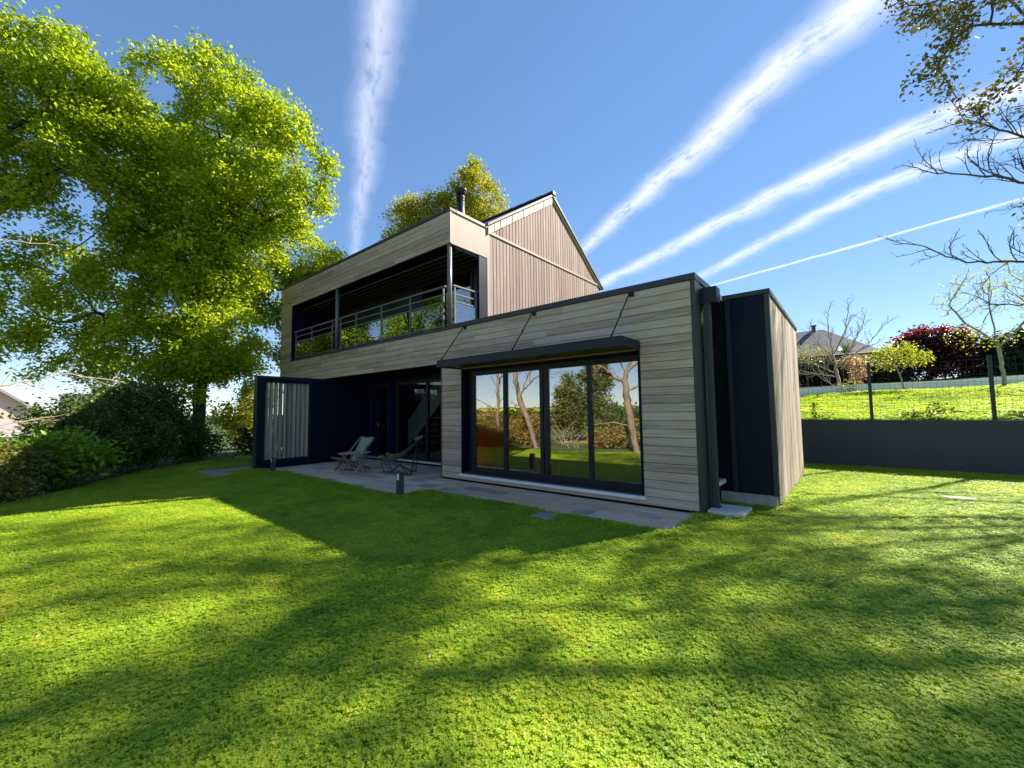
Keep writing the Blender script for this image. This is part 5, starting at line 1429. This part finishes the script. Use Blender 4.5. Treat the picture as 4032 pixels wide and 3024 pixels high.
for k, (bx, by, mt_, lab, hh) in enumerate([(-11.9, -8.1, 'gorse', 'golden-leafed shrub mirrored low in the leftmost window pane', 1.5), (-9.7, -8.3, 'gorse', 'golden-leafed shrub mirrored beside the leaning trunk', 1.2),
                                            (-7.6, -8.6, 'paletw', 'tangle of dry pale twigs mirrored in the middle pane', 0.7), (-5.9, -8.8, 'gorse', 'golden-leafed shrub mirrored left of the forked tree', 0.8),
                                            (-3.5, -9.0, 'gorse', 'golden-leafed shrub mirrored right of the forked tree', 0.9), (-1.4, -9.6, 'greyleaf', 'green shrub at the lawn end behind the viewer', 1.0),
 (-13.6, -9.4, 'gorse', 'golden-leafed shrub mirrored at the far left of the window', 1.3), (-11.0, -9.6, 'gorse', 'golden-leafed shrub mirrored behind the leaning trunk', 1.3), (-8.8, -9.8, 'paletw', 'tangle of dry pale twigs mirrored under the evergreens', 1.1), (-6.6, -10.2, 'greyleaf', 'green shrub mirrored between evergreens and forked tree', 1.2), (-4.6, -10.4, 'gorse', 'golden-leafed shrub mirrored behind the forked tree', 1.3)]):
    lf = None if mt_ == 'paletw' else M[mt_]
    shrub('shrub', lab, 'shrub', RS, (bx, by, 0), [(bx, by, hh * 0.6, 0.95, 0.5, hh * 0.6), (bx - 0.5, by, hh * 0.45, 0.7, 0.5, hh * 0.45)], lf, M['paletwig'], 260, 10, 0.08, 0.10, 150 + k, step=0.12, kill=0.15)
for k, (bx, by) in enumerate([(-24, -26), (-19, -24), (-14, -27), (-30, -24), (-9, -26)]):
    shrub('dark_thicket', ['dark thicket mirrored below the yellow field', 'dark thicket mirrored behind the leaning trunk', 'dark thicket mirrored behind the evergreens', 'dark thicket mirrored at the left of the window', 'dark thicket mirrored behind the forked tree'][k],
          'thicket', 'thickets beyond the lawn', (bx, by, -0.2), [(bx, by, 0.7, 2.8, 1.4, 0.8), (bx + 1.5, by, 0.6, 2.0, 1.2, 0.7)], M['hedgeleaf'], M['twig'], 260, 14, 0.28, 0.34, 170 + k, step=0.3, kill=0.4)

# ------------------------------------------------------------------ far houses
nh = empty('neighbour_house', (0, 38, 2.6), 'house with a dark slate hip roof behind the evergreen hedge', 'house')
ni = Matrix.Translation((0, -38, -2.6))
def np_(mb, name, mat, par=None):
    o = mb.build(name, mat, par or nh)
    if par is None: o.matrix_parent_inverse = ni
    return o
np_(MB().box(-9.0, 3.3, 34.4, 42.6, 2.4, 5.55), 'wall', M['housewall'])
hr = MB()
ex0, ex1, ey0, ey1, ez, rz_ = -9.5, 3.8, 33.9, 43.1, 5.52, 8.35
hr.add([(ex0, ey0, ez), (ex1, ey0, ez), (ex1, ey1, ez), (ex0, ey1, ez), (-5.2, 38.5, rz_), (0.05, 38.5, rz_)],
       [(0, 1, 5, 4), (1, 2, 5), (2, 3, 4, 5), (3, 0, 4), (0, 3, 2, 1)])
rf = np_(hr, 'roof', M['farroof'])
np_(MB().box(-0.75, -0.45, 38.3, 38.7, 8.2, 8.75).box(-0.82, -0.38, 38.23, 38.77, 8.751, 8.80), 'chimney', M['farroof'], rf)
np_(MB().tube([(ex0, ey0 - 0.06, ez + 0.02), (ex1 + .1, ey0 - 0.06, ez + 0.02)], 0.07, 6), 'gutter', M['trim'], rf)
np_(MB().box(1.1, 2.3, 34.36, 34.40, 4.2, 5.2), 'window', M['glass_dark'])
np_(MB().prism([(3.3, 5.5), (4.4, 4.9), (4.4, 4.8), (3.3, 5.35)], 'y', 34.6, 40.0), 'porch_roof', M['farroof'])

lh = empty('far_house', (-46, -8, 0), 'beige gabled house with mauve roof seen through the trees at the left edge', 'house')
li = Matrix.Translation((46, 8, 0))
mb = MB().prism([(-13.5, 0), (-4.6, 0), (-4.6, 1.3), (-8.6, 4.6), (-13.5, 1.3)], 'x', -52, -43.5)
o = mb.build('wall', M['housewall'], lh); o.matrix_parent_inverse = li
mb = MB().prism([(-8.6, 4.62), (-4.2, 1.0), (-4.2, 1.18), (-8.6, 4.85)], 'x', -52.3, -43.2).prism([(-8.6, 4.62), (-13.9, 1.0), (-13.9, 1.18), (-8.6, 4.85)], 'x', -52.3, -43.2)
o = mb.build('roof', M['mauveroof'], lh); o.matrix_parent_inverse = li
mb = MB().prism([(-43.4, 1.45), (-40.6, 0.55), (-40.6, 0.42), (-43.4, 1.3)], 'y', -13.0, -3.2)
o = mb.build('porch_roof', M['mauveroof'], lh); o.matrix_parent_inverse = li
mb = MB().box(-40.65, -40.5, -13.0, -3.2, 0.28, 0.44)
o = mb.build('fascia', M['white'], lh); o.matrix_parent_inverse = li
mb = MB().box(-43.3, -40.8, -12.8, -3.4, -0.1, 0.4)
o = mb.build('porch_wall', M['whitewall'], lh); o.matrix_parent_inverse = li
lh2 = empty('far_house', (-58, 2.5, 0), 'white far house with grey roof seen through the oak branches', 'house')
li = Matrix.Translation((58, -2.5, 0))
o = MB().box(-62, -57, -3.0, 3.5, -0.1, 1.9).build('wall', M['whitewall'], lh2); o.matrix_parent_inverse = li
o = MB().prism([(-62.5, 1.85), (-56.5, 1.85), (-59.5, 3.9)], 'y', -3.4, 3.9).build('roof', M['farroof'], lh2); o.matrix_parent_inverse = li

# ------------------------------------------------------------------ vapour trails, high above
def mat_trail(name, dens, s1, s2, wisp):
    mt, nt, out = newmat(name)
    uv = nt.nodes.new('ShaderNodeAttribute'); uv.attribute_name = 'across'
    ln = nt.nodes.new('ShaderNodeAttribute'); ln.attribute_name = 'along'
    cb = nt.nodes.new('ShaderNodeCombineXYZ')
    nt.links.new(ln.outputs['Fac'], cb.inputs[0]); nt.links.new(uv.outputs['Fac'], cb.inputs[1])
    n1 = noise_n(nt, mapped(nt, cb.outputs[0], (s1 * 0.55, 1.5, 1)), 1.0, 8, 0.62)
    n2 = noise_n(nt, mapped(nt, cb.outputs[0], (s2 * 0.6, 4.2, 1)), 1.0, 8, 0.68)
    n = math_n(nt, 'ADD', math_n(nt, 'MULTIPLY', n1, 0.55), math_n(nt, 'MULTIPLY', n2, 0.45))
    # cross profile: 1 in the middle, fading to the edges (across runs -1..1), edges broken by the noise
    wb = noise_n(nt, mapped(nt, cb.outputs[0], (0.9, 0, 1)), 1.0, 3, 0.6)
    wv = math_n(nt, 'ADD', uv.outputs['Fac'], math_n(nt, 'MULTIPLY', math_n(nt, 'SUBTRACT', wb, 0.5), 1.3))
    ab = math_n(nt, 'ABSOLUTE', wv)
    ed = math_n(nt, 'ADD', ab, math_n(nt, 'MULTIPLY', math_n(nt, 'SUBTRACT', n, 0.5), wisp))
    prof = ramp(nt, ed, [(0.0, (1, 1, 1)), (0.25, (0.74, 0.74, 0.74)), (0.5, (0.34, 0.34, 0.34)), (0.75, (0.07, 0.07, 0.07)), (0.97, (0, 0, 0))], 'LINEAR')
    tx = ramp(nt, n, [(0.36, (0.05, 0.05, 0.05)), (0.50, (0.52, 0.52, 0.52)), (0.68, (1, 1, 1))])
    en = nt.nodes.new('ShaderNodeAttribute'); en.attribute_name = 'fade'
    a = math_n(nt, 'MULTIPLY', math_n(nt, 'MULTIPLY', prof, tx), math_n(nt, 'MULTIPLY', en.outputs['Fac'], dens), True)
    tr = nt.nodes.new('ShaderNodeBsdfTransparent')
    tl = nt.nodes.new('ShaderNodeBsdfTranslucent'); tl.inputs['Color'].default_value = (0.60, 0.585, 0.61, 1)
    mx = nt.nodes.new('ShaderNodeMixShader')
    nt.links.new(a, mx.inputs[0]); nt.links.new(tr.outputs[0], mx.inputs[1]); nt.links.new(tl.outputs[0], mx.inputs[2])
    nt.links.new(mx.outputs[0], out.inputs['Surface'])
    return mt

def trail(label, pts, widths, dens, s1=6.0, s2=22.0, wisp=1.2, fades=None):
    """a ribbon of ice cloud 2500 m up, slightly vaulted across"""
    P = [Vector(p) for p in pts]
    n = 80; nc = 9
    seg = [(b - a).length for a, b in zip(P[:-1], P[1:])]
    tot = sum(seg)
    vs, ac, al, fd = [], [], [], []
    for i in range(n + 1):
        d = tot * i / n; k = 0; dd = d
        while k < len(seg) - 1 and dd > seg[k]: dd -= seg[k]; k += 1
        t = dd / seg[k]
        p = P[k].lerp(P[k + 1], t); w_ = 1.35 * (widths[k] * (1 - t) + widths[k + 1] * t)
        f = 1.0 if fades is None else fades[k] * (1 - t) + fades[k + 1] * t
        dr_ = (P[min(k + 1, len(P) - 1)] - P[k]).normalized(); sd_ = Vector((dr_.y, -dr_.x, 0))
        for j in range(nc):
            v = -1 + 2 * j / (nc - 1)
            vs.append(tuple(p + sd_ * v * w_ + Vector((0, 0, 0.12 * w_ * (1 - v * v)))))
            ac.append(v); al.append(d / 1000.0); fd.append(f)
    fs = [(i * nc + j, i * nc + j + 1, (i + 1) * nc + j + 1, (i + 1) * nc + j) for i in range(n) for j in range(nc - 1)]
    mt = mat_trail('vapour_trail_ice', dens, s1, s2, wisp)
    o = MB().add(vs, fs, True).build('vapour_trail', mt, None, fix=False)
    for nm, arr in (('across', ac), ('along', al), ('fade', fd)):
        at = o.data.attributes.new(nm, 'FLOAT', 'POINT'); at.data.foreach_set('value', np.array(arr, np.float32))
    return tag(o, label, 'vapour trail', 'vapour trails across the sky')
trail('broad hazy vapour trail rising almost upright left of the chimney', [(-1500, 930, 2500), (-2300, 1430, 2500), (-3128, 1847, 2510), (-5511, 3076, 2520), (-8500, 4600, 2520)], [165, 168, 165, 115, 110], 0.66, 3.2, 12, 1.8, [1, .9, .85, .5, .0])
trail('widest bright vapour trail running from the gable to the upper right', [(1100, 2640, 2500), (401, 3108, 2500), (-626, 3788, 2500), (-2879, 5389, 2520), (-4200, 6330, 2520)], [330, 320, 250, 190, 150], 1.0, 3.0, 12, 1.8, [1, 1, .95, .7, .0])
trail('second bright vapour trail passing behind the bare twigs at right', [(2400, 4680, 2500), (1266, 4977, 2500), (19, 5293, 2500), (-3658, 7328, 2520), (-5200, 8150, 2520)], [330, 320, 300, 260, 200], 0.95, 2.4, 9, 1.9, [1, 1, .95, .75, 0])
trail('third softer vapour trail below the second one at right', [(2700, 5560, 2500), (1466, 5877, 2500), (232, 6195, 2500), (-1709, 7896, 2520), (-3400, 9300, 2520)], [270, 270, 260, 230, 200], 0.85, 2.2, 8, 1.9, [1, 1, .95, .75, 0])
trail('thin crisp vapour trail, lowest and narrowest of them', [(2600, 7430, 2500), (1577, 7714, 2500), (263, 8152, 2500), (-1875, 8817, 2500), (-3400, 9300, 2500)], [65, 68, 72, 78, 80], 1.0, 4.0, 14, 0.9, [1, 1, 1, .9, 0])

# ------------------------------------------------------------------ grass and clover of the lawn
def tuft(name, seed, clover):
    rg = random.Random(seed)
    mb = MB()
    for k in range(34 if not clover else 20):
        a = rg.uniform(0, 6.283); rr_ = 0.070 * math.sqrt(rg.random())
        x, y = rr_ * math.cos(a), rr_ * math.sin(a)
        h = rg.uniform(0.012, 0.036); ln_ = rg.uniform(0.005, 0.026); b = rg.uniform(0, 6.283)
        dx, dy = math.cos(b) * ln_, math.sin(b) * ln_
        w_ = rg.uniform(0.0014, 0.0028); sx, sy = -math.sin(b) * w_, math.cos(b) * w_
        mb.add([(x - sx, y - sy, -0.004), (x + sx, y + sy, -0.004), (x + dx * .5 + sx, y + dy * .5 + sy, h * .7), (x + dx * .5 - sx, y + dy * .5 - sy, h * .7), (x + dx, y + dy, h)], [(0, 1, 2, 3), (3, 2, 4)])
    if clover:
        for k in range(17):
            a = rg.uniform(0, 6.283); rr_ = 0.072 * math.sqrt(rg.random())
            x, y, z = rr_ * math.cos(a), rr_ * math.sin(a), rg.uniform(0.013, 0.034)
            b0 = rg.uniform(0, 6.283); tl = rg.uniform(-.45, .45)
            for q in range(3):
                b = b0 + q * 2.094; L = rg.uniform(0.011, 0.0185)
                c1, s1_ = math.cos(b), math.sin(b)
                up_ = lambda u, v: (x + c1 * u - s1_ * v, y + s1_ * u + c1 * v, z + tl * u + 0.15 * abs(v))
                mb.add([up_(0, 0), up_(L * .6, L * .5), up_(L, 0), up_(L * .6, -L * .5)], [(0, 1, 2), (0, 2, 3)])
    me = bpy.data.meshes.new(name)
    me.from_pydata(mb.v, [], mb.f); me.materials.append(M['grass']); me.update()
    return bpy.data.objects.new(name, me)         # not linked: only the shape that the blades repeat
tufts = [tuft('grass_tuft', 1, False), tuft('grass_tuft', 2, True), tuft('grass_tuft', 3, True), tuft('grass_tuft', 4, False)]

def inside(poly, x, y):
    c = np.zeros(len(x), bool); n = len(poly)
    for i in range(n):
        x0, y0 = poly[i]; x1, y1 = poly[(i + 1) % n]
        m_ = ((y0 > y) != (y1 > y)) & (x < (x1 - x0) * (y - y0) / (y1 - y0 + 1e-12) + x0)
        c ^= m_
    return c

def scatter_obj(name, pts, scl, label=None):
    me = bpy.data.meshes.new(name)
    me.vertices.add(len(pts)); me.vertices.foreach_set('co', pts.astype(np.float32).ravel())
    a = me.attributes.new('size', 'FLOAT', 'POINT'); a.data.foreach_set('value', scl.astype(np.float32))
    me.update()
    o = link(bpy.data.objects.new(name, me))
    ng = bpy.data.node_groups.new(name, 'GeometryNodeTree')
    ng.interface.new_socket('Geometry', in_out='INPUT', socket_type='NodeSocketGeometry')
    ng.interface.new_socket('Geometry', in_out='OUTPUT', socket_type='NodeSocketGeometry')
    N = ng.nodes; L = ng.links
    gi = N.new('NodeGroupInput'); go = N.new('NodeGroupOutput')
    iop = N.new('GeometryNodeInstanceOnPoints')
    jn = N.new('GeometryNodeJoinGeometry')
    for t in tufts:
        oi = N.new('GeometryNodeObjectInfo'); oi.inputs['Object'].default_value = t; oi.inputs['As Instance'].default_value = True
        L.new(oi.outputs['Geometry'], jn.inputs[0])
    L.new(gi.outputs[0], iop.inputs['Points']); L.new(jn.outputs[0], iop.inputs['Instance'])
    iop.inputs['Pick Instance'].default_value = True
    rnd = N.new('FunctionNodeRandomValue'); rnd.data_type = 'FLOAT_VECTOR'
    rnd.inputs[0].default_value = (-0.12, -0.12, 0); rnd.inputs[1].default_value = (0.12, 0.12, 6.283)
    L.new(rnd.outputs[0], iop.inputs['Rotation'])
    na = N.new('GeometryNodeInputNamedAttribute'); na.data_type = 'FLOAT'; na.inputs['Name'].default_value = 'size'
    L.new(na.outputs[0], iop.inputs['Scale'])
    L.new(iop.outputs[0], go.inputs[0])
    md = o.modifiers.new('scatter', 'NODES'); md.node_group = ng
    o['kind'] = 'stuff'
    return o

def lawn_points():
    rg = np.random.default_rng(77)
    out = []; sc = []
    fwd = np.array((_f.x, _f.y)); fwd /= np.linalg.norm(fwd); rt = np.array((fwd[1], -fwd[0]))
    for r0, r1, dens, s in ((0.0, 3.2, 1700, 0.92), (3.2, 5.0, 1500, 0.95), (5.0, 7.5, 1200, 1.0), (7.5, 11, 800, 1.05), (11, 16, 380, 1.35), (16, 24, 130, 1.9)):
        n = int(dens * math.pi * (r1 * r1 - r0 * r0))
        r = np.sqrt(rg.random(n) * (r1 * r1 - r0 * r0) + r0 * r0); a = rg.random(n) * 2 * math.pi
        x = CAM.x + r * np.cos(a); y = CAM.y + r * np.sin(a)
        dx, dy = x - CAM.x, y - CAM.y
        dep = dx * fwd[0] + dy * fwd[1]; lat = dx * rt[0] + dy * rt[1]
        k = (dep > -1.5) & (np.abs(lat) < np.maximum(dep, 0) * 1.30 + 3.0)
        x, y = x[k], y[k]
        k = inside(LAWN_EDGE, x, y)
        # keep off the paving, the house and the slabs
        def rect(x0, x1, y0, y1): return (x > x0) & (x < x1) & (y > y0) & (y < y1)
        bad = rect(-10.92, -4.63, -1.845, 0.1) | rect(-4.7, -0.02, -1.215, 0.1) | rect(-14.9, 0.02, 0, 7.4) | rect(-0.6, 0.79, 0.98, 4.98)
        bad |= rect(-12.02, -10.12, -3.23, -2.69) | rect(-12.02, -11.1, -3.23, 2.5) | rect(0.04, 0.49, 0.03, 0.57) | rect(-11.2, -10.9, -2.05, 1.3) | rect(-1.93, -1.61, -1.58, -1.2)
        c, s_ = math.cos(0.1), math.sin(0.1)
        u = (x - 2.93) * c + (y - 3.5) * s_; v = -(x - 2.93) * s_ + (y - 3.5) * c
        bad |= (np.abs(u) < 0.19) & (np.abs(v) < 0.10)
        k &= ~bad
        x, y = x[k], y[k]
        ss = s * rg.uniform(0.75, 1.25, len(x))
        edge = (np.abs(y + 1.24) < 0.14) & (x > -4.6) & (x < 0.1) | (np.abs(y + 1.87) < 0.14) & (x > -10) & (x < -4.5) | (np.abs(x + 4.55) < 0.12) & (y > -1.95) & (y < -1.1) | (np.abs(x - 0.88) < 0.12) & (y > 0.9) & (y < 5)
        ss = np.where(edge, ss * 1.35, ss)
        out.append(np.stack([x, y, np.full(len(x), -0.010)], 1)); sc.append(ss)
    return np.vstack(out), np.concatenate(sc)
gp, gs = lawn_points()
# longer uncut blades where the mower cannot reach: along paving, plinths and walls
def edge_strip(x0, y0, x1, y1, per_m, off=0.03, lo=0.9, hi=1.9):
    L = math.hypot(x1 - x0, y1 - y0); n = int(L * per_m); rg = np.random.default_rng(int(abs(x0 * 91 + y0 * 37 + x1 * 13) * 10))
    t = rg.random(n); d = rg.normal(0, off, n)
    nx, ny = -(y1 - y0) / L, (x1 - x0) / L
    return np.stack([x0 + (x1 - x0) * t + nx * d, y0 + (y1 - y0) * t + ny * d, np.full(n, -0.010)], 1), rg.uniform(lo, hi, n)
for a in ((-4.62, -1.265, 0.0, -1.265, 110), (-10.0, -1.895, -4.58, -1.895, 90), (-4.57, -1.88, -4.57, -1.25, 110), (0.03, -1.24, 0.03, -0.02, 110), (0.52, 0.02, 0.52, 0.6, 110), (0.02, -0.01, 0.5, -0.01, 90),
          (0.83, 0.95, 0.83, 4.95, 80), (0.05, 0.93, 0.8, 0.93, 110), (0.7, 7.24, 8.5, 7.24, 50), (-12.05, -3.27, -10.1, -3.27, 70), (-10.08, -3.25, -10.08, -2.66, 80)):
    p_, q_ = edge_strip(*a)
    gp = np.vstack([gp, p_]); gs = np.concatenate([gs, q_])
_k = ~((np.abs(gp[:, 0] + 1.77) < 0.20) & (np.abs(gp[:, 1] + 1.42) < 0.20))
gp, gs = gp[_k], gs[_k]
scatter_obj('lawn_grass', gp, gs)
# taller sunlit grass of the neighbour's lawn
rg = np.random.default_rng(78)
n = 16000
x = rg.uniform(0.2, 8.0, n); y = 7.55 + (rg.random(n) ** 1.2) * 12.0
lim = 13.6 + (x + 6.0) * (10.4 / 22.0)
k = (y < lim - 0.1) & (x < 2.0 + (y + 6.3) * 0.22)
x, y = x[k], y[k]
z = np.array([nb_z(a, b) for a, b in zip(x, y)])
scatter_obj('neighbour_grass', np.stack([x, y, z], 1), 2.2 * rg.uniform(0.8, 1.5, len(x)))

# fallen leaves on the lawn
for k, (x, y, rz, lab) in enumerate([(0.35, -3.9, 0.4, 'dry curled leaf on the grass before the terrace stone'), (-0.35, -4.6, 1.9, 'dry curled leaf on the shaded lawn in front of the terrace'), (-2.6, -6.1, 2.5, 'dry pale leaf in the lower left of the lawn'),
                                     (-2.45, -5.95, 0.9, 'small bleached leaf in the lower left of the lawn'), (2.35, -1.2, 3.3, 'dry curled leaf on the grass right of the house corner')]):
    o = MB().add([(-0.02, 0, 0.004), (0, 0.013, 0.009), (0.024, 0, 0.012), (0, -0.013, 0.010), (0, 0, 0.002)], [(0, 4, 1), (1, 4, 2), (2, 4, 3), (3, 4, 0)]).build('fallen_leaf', M['deadleaf'], None, fix=False)
    o.location = (x, y, 0.022); o.rotation_euler.z = rz
    tag(o, lab, 'leaf', 'fallen leaves on the lawn')
